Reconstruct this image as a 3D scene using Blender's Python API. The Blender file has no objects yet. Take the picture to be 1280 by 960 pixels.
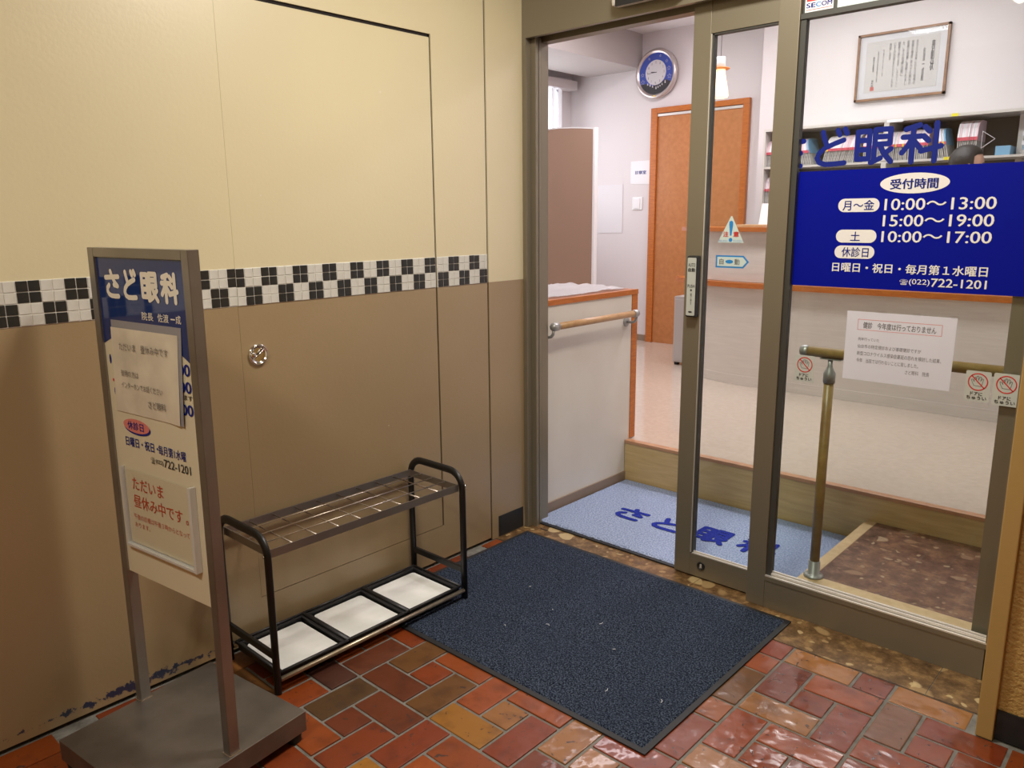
import bpy, bmesh, math, random
from mathutils import Vector, Matrix
random.seed(7)
S = bpy.context.scene
COL = S.collection
PI = math.pi

# ------------------------------------------------------------------ camera
cam_d = bpy.data.cameras.new('camera'); cam = bpy.data.objects.new('camera', cam_d); COL.objects.link(cam)
S.camera = cam
cam_d.sensor_width = 36.0; cam_d.lens = 976.04 / 1280 * 36.0; cam_d.clip_start = 0.02
_r = Vector((0.7383078, 0.6744025, -0.0091026)); _u = Vector((-0.1340511, 0.1599536, 0.9779801)); _f = Vector((-0.6610082, 0.7208301, -0.2084994))
_m = Matrix((_r, _u, -_f)).transposed().to_4x4(); _m.translation = Vector((2.2, -2.475, 1.36))
cam.matrix_world = _m

# ------------------------------------------------------------------ world, lights, exposure
W = bpy.data.worlds.new('world'); S.world = W; W.use_nodes = True
W.node_tree.nodes['Background'].inputs[0].default_value = (1.0, 0.96, 0.9, 1)
W.node_tree.nodes['Background'].inputs[1].default_value = 0.3
S.view_settings.view_transform = 'Standard'; S.view_settings.look = 'None'
S.view_settings.exposure = -0.06; S.view_settings.gamma = 1.0; S.view_settings.use_curve_mapping = False

def area(name, loc, size, power, color, rot=(0, 0, 0), sy=None):
    l = bpy.data.lights.new(name, 'AREA'); l.energy = power; l.color = color; l.size = size
    l.shape = 'RECTANGLE'; l.size_y = sy or size
    o = bpy.data.objects.new(name, l); COL.objects.link(o); o.location = loc; o.rotation_euler = rot
    return o
WARM = (1.0, 0.935, 0.82); CLIN = (1.0, 0.92, 0.97)
area('corridor_lamp_and_fill', (1.15, -0.85, 2.575), 0.3, 36, WARM, sy=0.3)
area('corridor_lamp_and_fill', (1.5, -3.0, 2.575), 0.9, 31, WARM, sy=0.25)  # added fill from the camera side to brighten the sign face
area('clinic_ceiling_light', (0.5, 1.75, 2.88), 1.2, 32, CLIN, sy=0.3)
area('clinic_ceiling_light', (-1.1, 2.1, 2.88), 0.3, 26, CLIN, sy=1.2)
area('clinic_ceiling_light', (0.3, 2.75, 2.88), 1.2, 9, CLIN, sy=0.3)
area('window_daylight', (-2.55, 2.9, 1.9), 1.1, 9, (0.93, 0.96, 1.0), rot=(0, -PI / 2, 0), sy=1.2)

# ------------------------------------------------------------------ materials
def mat(name, color, rough=0.5, metal=0.0, spec=0.5, bump=None, var=None, coat=0.0, emis=None, vs=6.0):
    m = bpy.data.materials.new(name); m.use_nodes = True; nt = m.node_tree; N = nt.nodes; L = nt.links
    b = N['Principled BSDF']; b.inputs['Base Color'].default_value = (*color, 1)
    b.inputs['Roughness'].default_value = rough; b.inputs['Metallic'].default_value = metal
    b.inputs['Specular IOR Level'].default_value = spec
    if coat: b.inputs['Coat Weight'].default_value = coat; b.inputs['Coat Roughness'].default_value = 0.12
    tc = N.new('ShaderNodeTexCoord')
    if var:
        n = N.new('ShaderNodeTexNoise'); n.inputs['Scale'].default_value = vs; n.inputs['Detail'].default_value = 5
        L.new(tc.outputs['Object'], n.inputs['Vector'])
        mx = N.new('ShaderNodeMix'); mx.data_type = 'RGBA'
        mx.inputs['A'].default_value = (*color, 1); mx.inputs['B'].default_value = (*var, 1)
        rp = N.new('ShaderNodeMapRange'); rp.inputs['From Min'].default_value = 0.35; rp.inputs['From Max'].default_value = 0.68
        L.new(n.outputs['Fac'], rp.inputs['Value']); L.new(rp.outputs['Result'], mx.inputs['Factor'])
        L.new(mx.outputs['Result'], b.inputs['Base Color'])
    if bump:
        n = N.new('ShaderNodeTexNoise'); n.inputs['Scale'].default_value = bump[0]; n.inputs['Detail'].default_value = 4
        L.new(tc.outputs['Object'], n.inputs['Vector'])
        bp = N.new('ShaderNodeBump'); bp.inputs['Strength'].default_value = 1.0; bp.inputs['Distance'].default_value = bump[1]
        L.new(n.outputs['Fac'], bp.inputs['Height']); L.new(bp.outputs['Normal'], b.inputs['Normal'])
    if emis:
        b.inputs['Emission Color'].default_value = (*emis[0], 1); b.inputs['Emission Strength'].default_value = emis[1]
    return m

def wood(name, a, b2, scale=(1, 1, 1), rough=0.4, ws=9.0):
    m = mat(name, a, rough); nt = m.node_tree; N = nt.nodes; L = nt.links; b = N['Principled BSDF']
    tc = N.new('ShaderNodeTexCoord'); mp = N.new('ShaderNodeMapping'); mp.inputs['Scale'].default_value = scale
    n = N.new('ShaderNodeTexNoise'); n.inputs['Scale'].default_value = ws; n.inputs['Detail'].default_value = 6; n.inputs['Distortion'].default_value = 0.6
    L.new(tc.outputs['Object'], mp.inputs['Vector']); L.new(mp.outputs['Vector'], n.inputs['Vector'])
    cr = N.new('ShaderNodeValToRGB'); cr.color_ramp.elements[0].position = 0.35; cr.color_ramp.elements[1].position = 0.7
    cr.color_ramp.elements[0].color = (*a, 1); cr.color_ramp.elements[1].color = (*b2, 1)
    L.new(n.outputs['Fac'], cr.inputs['Fac']); L.new(cr.outputs['Color'], b.inputs['Base Color'])
    return m

def two_tone(name):
    """cream paint above z=1.1, tan paint below, with chipped paint along the foot of the wall"""
    m = bpy.data.materials.new(name); m.use_nodes = True; nt = m.node_tree; N = nt.nodes; L = nt.links; b = N['Principled BSDF']
    g = N.new('ShaderNodeNewGeometry'); sx = N.new('ShaderNodeSeparateXYZ'); L.new(g.outputs['Position'], sx.inputs[0])
    def math_(op, a, c=None, v=None):
        k = N.new('ShaderNodeMath'); k.operation = op
        L.new(a, k.inputs[0])
        if c is not None: L.new(c, k.inputs[1])
        elif v is not None: k.inputs[1].default_value = v
        return k.outputs[0]
    def mix(f, a, c):
        k = N.new('ShaderNodeMix'); k.data_type = 'RGBA'; L.new(f, k.inputs['Factor'])
        for s, q in (('A', a), ('B', c)):
            if isinstance(q, tuple): k.inputs[s].default_value = (*q, 1)
            else: L.new(q, k.inputs[s])
        return k.outputs['Result']
    n1 = N.new('ShaderNodeTexNoise'); n1.inputs['Scale'].default_value = 2.2; n1.inputs['Detail'].default_value = 8; L.new(g.outputs['Position'], n1.inputs['Vector'])
    cream = mix(n1.outputs['Fac'], (0.71, 0.635, 0.42), (0.64, 0.57, 0.375))
    tan = mix(n1.outputs['Fac'], (0.36, 0.265, 0.145), (0.29, 0.205, 0.11))
    base = mix(math_('GREATER_THAN', sx.outputs['Z'], v=1.106), tan, cream)
    # chips: navy undercoat showing where the tan paint has flaked, y -2.0 .. -1.4
    n2 = N.new('ShaderNodeTexNoise'); n2.inputs['Scale'].default_value = 34; n2.inputs['Detail'].default_value = 9; n2.inputs['Roughness'].default_value = 0.75; L.new(g.outputs['Position'], n2.inputs['Vector'])
    zc = math_('ABSOLUTE', math_('SUBTRACT', sx.outputs['Z'], v=0.038))
    yc = math_('ABSOLUTE', math_('SUBTRACT', sx.outputs['Y'], v=-1.70))
    w = math_('SUBTRACT', n2.outputs['Fac'], math_('MULTIPLY', zc, v=11.0))
    w = math_('SUBTRACT', w, math_('MULTIPLY', yc, v=0.5))
    chip = math_('GREATER_THAN', w, v=0.36)
    base = mix(chip, base, (0.02, 0.03, 0.07))
    # scattered tiny pale scratches
    n3 = N.new('ShaderNodeTexNoise'); n3.inputs['Scale'].default_value = 38; n3.inputs['Detail'].default_value = 1; L.new(g.outputs['Position'], n3.inputs['Vector'])
    base = mix(math_('GREATER_THAN', n3.outputs['Fac'], v=0.835), base, (0.72, 0.66, 0.55))
    L.new(base, b.inputs['Base Color']); b.inputs['Roughness'].default_value = 0.42; b.inputs['Specular IOR Level'].default_value = 0.7; b.inputs['Coat Weight'].default_value = 0.6; b.inputs['Coat Roughness'].default_value = 0.28
    n4 = N.new('ShaderNodeTexNoise'); n4.inputs['Scale'].default_value = 90; n4.inputs['Detail'].default_value = 3; L.new(g.outputs['Position'], n4.inputs['Vector'])
    bp = N.new('ShaderNodeBump'); bp.inputs['Distance'].default_value = 0.0006; bp.inputs['Strength'].default_value = 0.6
    L.new(n4.outputs['Fac'], bp.inputs['Height']); L.new(bp.outputs['Normal'], b.inputs['Normal'])
    return m

def brick_mat():
    m = bpy.data.materials.new('glazed_brick'); m.use_nodes = True; nt = m.node_tree; N = nt.nodes; L = nt.links; b = N['Principled BSDF']
    oi = N.new('ShaderNodeObjectInfo'); g = N.new('ShaderNodeNewGeometry')
    n = N.new('ShaderNodeTexNoise'); n.inputs['Scale'].default_value = 14; n.inputs['Detail'].default_value = 6; L.new(g.outputs['Position'], n.inputs['Vector'])
    mr = N.new('ShaderNodeMapRange'); mr.inputs['From Min'].default_value = 0.5; mr.inputs['From Max'].default_value = 0.75; mr.inputs['To Max'].default_value = 0.65
    L.new(n.outputs['Fac'], mr.inputs['Value'])
    mx = N.new('ShaderNodeMix'); mx.data_type = 'RGBA'; mx.blend_type = 'MULTIPLY'; mx.inputs['B'].default_value = (0.35, 0.30, 0.30, 1)
    L.new(mr.outputs['Result'], mx.inputs['Factor']); L.new(oi.outputs['Color'], mx.inputs['A']); L.new(mx.outputs['Result'], b.inputs['Base Color'])
    # small dark fire marks
    n3 = N.new('ShaderNodeTexNoise'); n3.inputs['Scale'].default_value = 42; n3.inputs['Detail'].default_value = 2; n3.inputs['Distortion'].default_value = 1.2; L.new(g.outputs['Position'], n3.inputs['Vector'])
    mr3 = N.new('ShaderNodeMapRange'); mr3.inputs['From Min'].default_value = 0.66; mr3.inputs['From Max'].default_value = 0.72; L.new(n3.outputs['Fac'], mr3.inputs['Value'])
    mx3 = N.new('ShaderNodeMix'); mx3.data_type = 'RGBA'; mx3.inputs['B'].default_value = (0.05, 0.025, 0.02, 1)
    L.new(mr3.outputs['Result'], mx3.inputs['Factor']); L.new(mx.outputs['Result'], mx3.inputs['A']); L.new(mx3.outputs['Result'], b.inputs['Base Color'])
    b.inputs['Specular IOR Level'].default_value = 0.4
    b.inputs['Coat Roughness'].default_value = 0.09
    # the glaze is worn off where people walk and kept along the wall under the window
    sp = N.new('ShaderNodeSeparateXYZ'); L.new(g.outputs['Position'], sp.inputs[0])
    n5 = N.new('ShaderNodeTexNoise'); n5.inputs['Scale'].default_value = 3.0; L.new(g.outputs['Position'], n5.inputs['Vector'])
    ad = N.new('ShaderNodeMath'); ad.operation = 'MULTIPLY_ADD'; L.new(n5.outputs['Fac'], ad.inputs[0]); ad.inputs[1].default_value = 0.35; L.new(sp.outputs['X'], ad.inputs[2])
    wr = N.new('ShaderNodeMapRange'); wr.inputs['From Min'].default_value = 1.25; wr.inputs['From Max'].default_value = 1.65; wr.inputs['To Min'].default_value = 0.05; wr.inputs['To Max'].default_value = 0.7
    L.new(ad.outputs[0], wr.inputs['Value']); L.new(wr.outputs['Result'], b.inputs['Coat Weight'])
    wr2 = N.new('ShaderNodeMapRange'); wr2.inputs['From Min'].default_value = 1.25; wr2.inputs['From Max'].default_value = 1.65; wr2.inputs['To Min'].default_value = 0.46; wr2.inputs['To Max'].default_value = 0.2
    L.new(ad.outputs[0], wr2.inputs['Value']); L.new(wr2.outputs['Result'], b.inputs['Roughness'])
    n2 = N.new('ShaderNodeTexNoise'); n2.inputs['Scale'].default_value = 11; n2.inputs['Detail'].default_value = 2.5; L.new(g.outputs['Position'], n2.inputs['Vector'])
    bp = N.new('ShaderNodeBump'); bp.inputs['Distance'].default_value = 0.0085; bp.inputs['Strength'].default_value = 0.6
    L.new(n2.outputs['Fac'], bp.inputs['Height']); L.new(bp.outputs['Normal'], b.inputs['Normal']); L.new(bp.outputs['Normal'], b.inputs['Coat Normal'])
    return m

def marble(name, dark, mid, light, light2, sc=16, rough=0.25):
    m = bpy.data.materials.new(name); m.use_nodes = True; nt = m.node_tree; N = nt.nodes; L = nt.links; b = N['Principled BSDF']
    g = N.new('ShaderNodeNewGeometry')
    d = N.new('ShaderNodeTexNoise'); d.inputs['Scale'].default_value = sc * 0.8; d.inputs['Detail'].default_value = 4; L.new(g.outputs['Position'], d.inputs['Vector'])
    ma = N.new('ShaderNodeVectorMath'); ma.operation = 'MULTIPLY_ADD'; L.new(d.outputs['Color'], ma.inputs[0]); ma.inputs[1].default_value = (0.09, 0.09, 0.02); L.new(g.outputs['Position'], ma.inputs[2])
    v = N.new('ShaderNodeTexVoronoi'); v.inputs['Scale'].default_value = sc; L.new(ma.outputs[0], v.inputs['Vector'])
    v2 = N.new('ShaderNodeTexVoronoi'); v2.inputs['Scale'].default_value = sc * 2.7; L.new(ma.outputs[0], v2.inputs['Vector'])
    def ramp(src, stops, const=False):
        cr = N.new('ShaderNodeValToRGB'); e = cr.color_ramp.elements
        if const: cr.color_ramp.interpolation = 'CONSTANT'
        e[0].position, e[0].color = stops[0][0], (*stops[0][1], 1); e[1].position, e[1].color = stops[-1][0], (*stops[-1][1], 1)
        for p, c in stops[1:-1]: k = e.new(p); k.color = (*c, 1)
        L.new(src, cr.inputs['Fac']); return cr.outputs['Color']
    s1 = N.new('ShaderNodeSeparateColor'); L.new(v.outputs['Color'], s1.inputs[0])
    s2 = N.new('ShaderNodeSeparateColor'); L.new(v2.outputs['Color'], s2.inputs[0])
    nb_ = N.new('ShaderNodeTexNoise'); nb_.inputs['Scale'].default_value = sc * 1.6; nb_.inputs['Detail'].default_value = 9; nb_.inputs['Roughness'].default_value = 0.7; L.new(g.outputs['Position'], nb_.inputs['Vector'])
    base = ramp(nb_.outputs['Fac'], [(0.30, dark), (0.5, mid), (0.64, light2), (0.80, mid)])
    def clast(src, vor, size, frac, col_a, col_b, over):
        near = N.new('ShaderNodeMapRange'); near.inputs['From Min'].default_value = size; near.inputs['From Max'].default_value = size - 0.06; L.new(vor.outputs['Distance'], near.inputs['Value'])
        pick = N.new('ShaderNodeMath'); pick.operation = 'GREATER_THAN'; L.new(src.outputs[2], pick.inputs[0]); pick.inputs[1].default_value = frac
        an = N.new('ShaderNodeMath'); an.operation = 'MULTIPLY'; L.new(near.outputs[0], an.inputs[0]); L.new(pick.outputs[0], an.inputs[1])
        sm_ = N.new('ShaderNodeMath'); sm_.operation = 'MULTIPLY'; sm_.inputs[1].default_value = 0.8; L.new(an.outputs[0], sm_.inputs[0])
        tint = ramp(src.outputs[0], [(0, col_a), (1, col_b)])
        mx = N.new('ShaderNodeMix'); mx.data_type = 'RGBA'; L.new(sm_.outputs[0], mx.inputs['Factor']); L.new(over, mx.inputs['A']); L.new(tint, mx.inputs['B']); return mx.outputs['Result']
    base = clast(s2, v2, 0.40, 0.50, light2, light, base)
    base = clast(s1, v, 0.42, 0.60, light2, light, base)
    L.new(base, b.inputs['Base Color']); b.inputs['Roughness'].default_value = rough
    return m

def carpet(name, a, c, fleck, sc=420, light_amt=0.5):
    m = bpy.data.materials.new(name); m.use_nodes = True; nt = m.node_tree; N = nt.nodes; L = nt.links; b = N['Principled BSDF']
    g = N.new('ShaderNodeNewGeometry'); n = N.new('ShaderNodeTexNoise'); n.inputs['Scale'].default_value = sc; n.inputs['Detail'].default_value = 2; L.new(g.outputs['Position'], n.inputs['Vector'])
    cr = N.new('ShaderNodeValToRGB'); e = cr.color_ramp.elements; e[0].position = 0.38; e[0].color = (*a, 1); e[1].position = 0.62; e[1].color = (*fleck, 1); k = e.new(0.5); k.color = (*c, 1)
    L.new(n.outputs['Fac'], cr.inputs['Fac'])
    n2 = N.new('ShaderNodeTexNoise'); n2.inputs['Scale'].default_value = 5; n2.inputs['Detail'].default_value = 5; L.new(g.outputs['Position'], n2.inputs['Vector'])
    mr = N.new('ShaderNodeMapRange'); mr.inputs['From Min'].default_value = 0.4; mr.inputs['From Max'].default_value = 0.7; mr.inputs['To Max'].default_value = light_amt; L.new(n2.outputs['Fac'], mr.inputs['Value'])
    mx = N.new('ShaderNodeMix'); mx.data_type = 'RGBA'; L.new(mr.outputs['Result'], mx.inputs['Factor']); L.new(cr.outputs['Color'], mx.inputs['A']); mx.inputs['B'].default_value = (*c, 1)
    L.new(mx.outputs['Result'], b.inputs['Base Color']); b.inputs['Roughness'].default_value = 0.95; b.inputs['Specular IOR Level'].default_value = 0.1
    bp = N.new('ShaderNodeBump'); bp.inputs['Distance'].default_value = 0.003; bp.inputs['Strength'].default_value = 0.8
    L.new(n.outputs['Fac'], bp.inputs['Height']); L.new(bp.outputs['Normal'], b.inputs['Normal'])
    return m

def glass_mat(name, refl=1.0, tint=(0.96, 0.98, 0.97)):
    m = bpy.data.materials.new(name); m.use_nodes = True; nt = m.node_tree; N = nt.nodes; L = nt.links
    for x in list(N): N.remove(x)
    o = N.new('ShaderNodeOutputMaterial'); t = N.new('ShaderNodeBsdfTransparent'); t.inputs[0].default_value = (*tint, 1)
    gl = N.new('ShaderNodeBsdfGlossy'); gl.inputs['Roughness'].default_value = 0.01
    fr = N.new('ShaderNodeFresnel'); fr.inputs['IOR'].default_value = 1.45
    mm = N.new('ShaderNodeMath'); mm.operation = 'MULTIPLY'; mm.inputs[1].default_value = refl; L.new(fr.outputs[0], mm.inputs[0])
    ge = N.new('ShaderNodeNewGeometry'); inv = N.new('ShaderNodeMath'); inv.operation = 'SUBTRACT'; inv.inputs[0].default_value = 1.0; L.new(ge.outputs['Backfacing'], inv.inputs[1])
    m2_ = N.new('ShaderNodeMath'); m2_.operation = 'MULTIPLY'; L.new(mm.outputs[0], m2_.inputs[0]); L.new(inv.outputs[0], m2_.inputs[1]); mm = m2_
    mx = N.new('ShaderNodeMixShader'); L.new(mm.outputs[0], mx.inputs[0]); L.new(t.outputs[0], mx.inputs[1]); L.new(gl.outputs[0], mx.inputs[2]); L.new(mx.outputs[0], o.inputs[0])
    return m

def translucent(name, color, amt=0.5):
    m = mat(name, color, 0.6); nt = m.node_tree; N = nt.nodes; L = nt.links
    o = [n for n in N if n.type == 'OUTPUT_MATERIAL'][0]; t = N.new('ShaderNodeBsdfTranslucent'); t.inputs[0].default_value = (*color, 1)
    mx = N.new('ShaderNodeMixShader'); mx.inputs[0].default_value = amt; L.new(N['Principled BSDF'].outputs[0], mx.inputs[1]); L.new(t.outputs[0], mx.inputs[2]); L.new(mx.outputs[0], o.inputs[0])
    return m
M = {}
M['two'] = two_tone('two_tone_wall_paint')
M['stucco'] = mat('ochre_stucco', (0.55, 0.36, 0.12), 0.55, bump=(95, 0.008), var=(0.48, 0.31, 0.10))
M['jamb'] = mat('ochre_steel_paint', (0.46, 0.31, 0.11), 0.4, bump=(60, 0.0006))
M['black'] = mat('black_vinyl', (0.012, 0.014, 0.016), 0.45)
M['dark'] = mat('dark_gap', (0.012, 0.008, 0.008), 0.9)
M['bronze'] = mat('bronze_aluminium', (0.25, 0.222, 0.165), 0.38, metal=0.45, bump=(3, 0.0004))
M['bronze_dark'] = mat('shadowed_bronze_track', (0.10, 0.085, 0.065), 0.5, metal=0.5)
M['alu'] = mat('bright_aluminium', (0.80, 0.78, 0.74), 0.3, metal=0.5)
M['rail_grey'] = mat('grey_rail_casting', (0.38, 0.38, 0.37), 0.35, metal=0.5)
M['gasket'] = mat('grey_gasket', (0.05, 0.05, 0.045), 0.5)
M['steel'] = mat('brushed_steel', (0.34, 0.32, 0.30), 0.38, metal=0.85, bump=(8, 0.0004), var=(0.27, 0.25, 0.23), vs=5)
M['steel_base'] = mat('worn_steel_plate', (0.25, 0.225, 0.20), 0.42, metal=0.8, var=(0.17, 0.15, 0.13), vs=7)
M['chrome'] = mat('chrome', (0.75, 0.73, 0.70), 0.12, metal=1.0)
M['blackpaint'] = mat('black_enamel', (0.006, 0.006, 0.007), 0.38)
M['blackplastic'] = mat('black_plastic', (0.018, 0.019, 0.022), 0.4)
M['wire'] = mat('worn_steel_wire', (0.50, 0.44, 0.38), 0.3, metal=1.0)
M['whitesheet'] = mat('white_tray_liner', (0.90, 0.92, 0.91), 0.5, var=(0.72, 0.74, 0.72), vs=9)
M['dulltube'] = mat('dull_steel_tube', (0.55, 0.49, 0.38), 0.35, metal=0.8, var=(0.35, 0.28, 0.2), vs=25)
M['mortar'] = mat('grey_mortar', (0.20, 0.195, 0.175), 0.8, bump=(120, 0.002), var=(0.13, 0.125, 0.11), vs=30)
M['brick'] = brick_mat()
M['marble'] = marble('brown_breccia_marble', (0.05, 0.027, 0.012), (0.15, 0.085, 0.036), (0.58, 0.45, 0.23), (0.30, 0.18, 0.075), 11)
M['marble_in'] = marble('red_breccia_marble', (0.07, 0.035, 0.024), (0.15, 0.08, 0.055), (0.46, 0.34, 0.22), (0.26, 0.14, 0.085), 11)
M['navy_carpet'] = carpet('navy_loop_carpet', (0.006, 0.007, 0.014), (0.022, 0.031, 0.055), (0.075, 0.098, 0.14), 220, 0.25)
M['rubber'] = mat('black_rubber', (0.012, 0.013, 0.016), 0.6)
M['blue_pile'] = carpet('light_blue_pile', (0.19, 0.245, 0.39), (0.29, 0.36, 0.53), (0.40, 0.47, 0.64), 150, 0.4)
M['blue_letter'] = carpet('royal_blue_pile', (0.012, 0.02, 0.20), (0.02, 0.035, 0.30), (0.04, 0.06, 0.40), 260, 0.3)
M['tile_w'] = mat('white_mosaic', (0.66, 0.66, 0.62), 0.3, var=(0.56, 0.55, 0.50), vs=26, bump=(22, 0.001))
M['tile_k'] = mat('black_mosaic', (0.018, 0.018, 0.018), 0.35, var=(0.03, 0.03, 0.028), vs=30, bump=(22, 0.001))
M['grout'] = mat('white_grout', (0.80, 0.80, 0.75), 0.7)
M['cream_wall'] = mat('clinic_wall_paper', (0.70, 0.66, 0.665), 0.65, bump=(150, 0.0008))
M['clinic_ceiling'] = mat('clinic_ceiling_board', (0.78, 0.77, 0.78), 0.8, bump=(60, 0.002))
M['beam'] = mat('beam_paint', (0.44, 0.405, 0.39), 0.7)
M['panel_white'] = mat('half_wall_laminate', (0.72, 0.69, 0.62), 0.45, var=(0.68, 0.64, 0.57), vs=4)
M['orange_wood'] = wood('orange_wood', (0.42, 0.115, 0.018), (0.55, 0.175, 0.03), (2, 2, 14), 0.35)
M['door_wood'] = mat('clinic_door_wood', (0.44, 0.17, 0.055), 0.4, var=(0.50, 0.205, 0.07), vs=30)
M['rail_wood'] = wood('pale_rail_wood', (0.45, 0.26, 0.12), (0.55, 0.34, 0.17), (3, 3, 3), 0.35)
M['post_wood'] = wood('bamboo_toned_rail_wood', (0.27, 0.165, 0.05), (0.36, 0.235, 0.085), (3, 3, 3), 0.35)
M['riser'] = wood('olive_wood_riser', (0.50, 0.36, 0.165), (0.60, 0.45, 0.22), (1.2, 1, 14), 0.35, 5)
M['nosing'] = wood('pinkish_wood_nosing', (0.42, 0.22, 0.12), (0.52, 0.29, 0.16), (2, 8, 8), 0.35)
M['pale_edge'] = wood('pale_wood_edging', (0.52, 0.36, 0.18), (0.62, 0.45, 0.25), (3, 3, 3), 0.4)
M['vinyl'] = mat('glossy_vinyl_floor', (0.56, 0.475, 0.39), 0.12, spec=0.7, var=(0.51, 0.43, 0.35), vs=40)
M['skirting'] = mat('taupe_skirting', (0.27, 0.20, 0.145), 0.5)
M['counter'] = wood('whitewashed_counter_board', (0.66, 0.61, 0.555), (0.72, 0.67, 0.61), (1, 1, 12), 0.4, 6)
M['screen'] = mat('brown_screen_cloth', (0.36, 0.235, 0.165), 0.8, bump=(200, 0.001))
M['white'] = mat('white_plastic', (0.80, 0.80, 0.80), 0.4)
M['paper'] = mat('white_paper', (0.82, 0.82, 0.84), 0.6)
M['signpaper'] = mat('cream_sign_face', (0.72, 0.67, 0.50), 0.22, spec=0.6)
M['oldpaper'] = mat('creased_paper', (0.78, 0.72, 0.60), 0.35, var=(0.62, 0.57, 0.47), vs=12, bump=(7, 0.004))
M['sleeve'] = mat('clear_plastic_sleeve', (0.30, 0.30, 0.33), 0.12)
M['acrylic'] = mat('acrylic_holder', (0.62, 0.62, 0.60), 0.08)
M['cloth'] = mat('white_crumpled_sheet', (0.82, 0.82, 0.84), 0.7)
M['navy'] = mat('navy_sign_film', (0.012, 0.035, 0.16), 0.06, spec=0.6)
M['blue_film'] = mat('royal_blue_film', (0.002, 0.007, 0.29), 0.4, spec=0.12)
M['letter_blue'] = mat('blue_lettering', (0.006, 0.018, 0.22), 0.4, spec=0.3)
M['letter_cream'] = mat('cream_lettering', (0.84, 0.80, 0.70), 0.3)
M['letter_white'] = mat('white_lettering', (0.85, 0.85, 0.85), 0.35)
M['ink'] = mat('black_ink', (0.035, 0.035, 0.04), 0.5)
M['greyink'] = mat('grey_ink', (0.16, 0.15, 0.15), 0.5)
M['redink'] = mat('red_ink', (0.55, 0.07, 0.02), 0.4)
M['pink'] = mat('pink_oval', (0.72, 0.22, 0.19), 0.4)
M['red'] = mat('red_print', (0.62, 0.03, 0.03), 0.4)
M['sticker'] = mat('pale_grey_sticker', (0.52, 0.56, 0.53), 0.4)
M['cyan'] = mat('bright_blue_print', (0.02, 0.24, 0.62), 0.4)
M['mint'] = mat('pale_mint_sticker', (0.60, 0.72, 0.70), 0.4)
M['notice_paper'] = translucent('thin_notice_paper', (0.86, 0.86, 0.90), 0.55)
M['lit_white'] = translucent('white_vinyl_letters', (0.86, 0.86, 0.88), 0.4)
M['faint'] = mat('faint_sheet', (0.71, 0.69, 0.71), 0.5)
M['glass'] = glass_mat('clear_glass')
M['glass_soft'] = glass_mat('clear_cover', 0.5, (0.98, 0.98, 0.98))
M['shelf_grey'] = mat('pale_grey_shelf_steel', (0.62, 0.60, 0.56), 0.4)
M['shelf_back'] = mat('dark_shelf_back', (0.12, 0.11, 0.10), 0.6)
M['chart_white'] = mat('white_chart_folder', (0.74, 0.73, 0.76), 0.5)
M['chart_pink'] = mat('pinkish_chart_folder', (0.72, 0.55, 0.60), 0.5)
M['chart_blue'] = mat('blue_chart_folder', (0.20, 0.42, 0.62), 0.5)
M['pages'] = mat('grey_page_block', (0.46, 0.45, 0.43), 0.7, var=(0.32, 0.31, 0.30), vs=60)
M['tab_red'] = mat('red_tab', (0.62, 0.10, 0.14), 0.5)
M['tab_yellow'] = mat('yellow_tab', (0.75, 0.55, 0.06), 0.5)
M['frame_gold'] = wood('bronze_frame_wood', (0.22, 0.12, 0.07), (0.32, 0.19, 0.11), (4, 4, 4), 0.35)
M['vellum'] = mat('grey_vellum', (0.74, 0.72, 0.69), 0.6)
M['clock_rim'] = mat('silver_clock_rim', (0.62, 0.56, 0.54), 0.25, metal=0.7)
M['clock_blue'] = mat('clock_blue_dial', (0.05, 0.09, 0.42), 0.4)
M['clock_face'] = mat('clock_face', (0.66, 0.64, 0.66), 0.5)
M['lampshade'] = mat('glowing_opal_shade', (0.95, 0.85, 0.7), 0.4, emis=((1.0, 0.62, 0.30), 2.6))
M['lamp_orange'] = mat('orange_lamp_ring', (0.75, 0.25, 0.05), 0.35)
M['diffuser'] = mat('light_diffuser', (0.9, 0.9, 0.9), 0.5, emis=((1.0, 0.92, 0.90), 5.0))
M['diffuser_warm'] = mat('warm_light_diffuser', (0.9, 0.9, 0.9), 0.5, emis=((1.0, 0.84, 0.60), 6.0))
M['slat'] = mat('blind_slat', (0.86, 0.86, 0.90), 0.6, emis=((0.9, 0.93, 1.0), 0.35))
M['daylight'] = mat('daylit_pane', (0.8, 0.8, 0.8), 0.5, emis=((0.9, 0.95, 1.0), 2.0))
M['ceiling'] = mat('corridor_ceiling', (0.62, 0.58, 0.48), 0.8)
M['cabinet'] = mat('grey_cabinet', (0.50, 0.48, 0.46), 0.45)
M['skin'] = mat('skin', (0.55, 0.34, 0.25), 0.5)
M['hair'] = mat('dark_hair', (0.02, 0.017, 0.017), 0.45, bump=(120, 0.002))
M['uniform'] = mat('pale_blue_uniform', (0.30, 0.42, 0.58), 0.7)
M['trousers'] = mat('dark_trousers', (0.03, 0.035, 0.06), 0.8)
M['yellow'] = mat('yellow_label', (0.80, 0.72, 0.05), 0.5)

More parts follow.
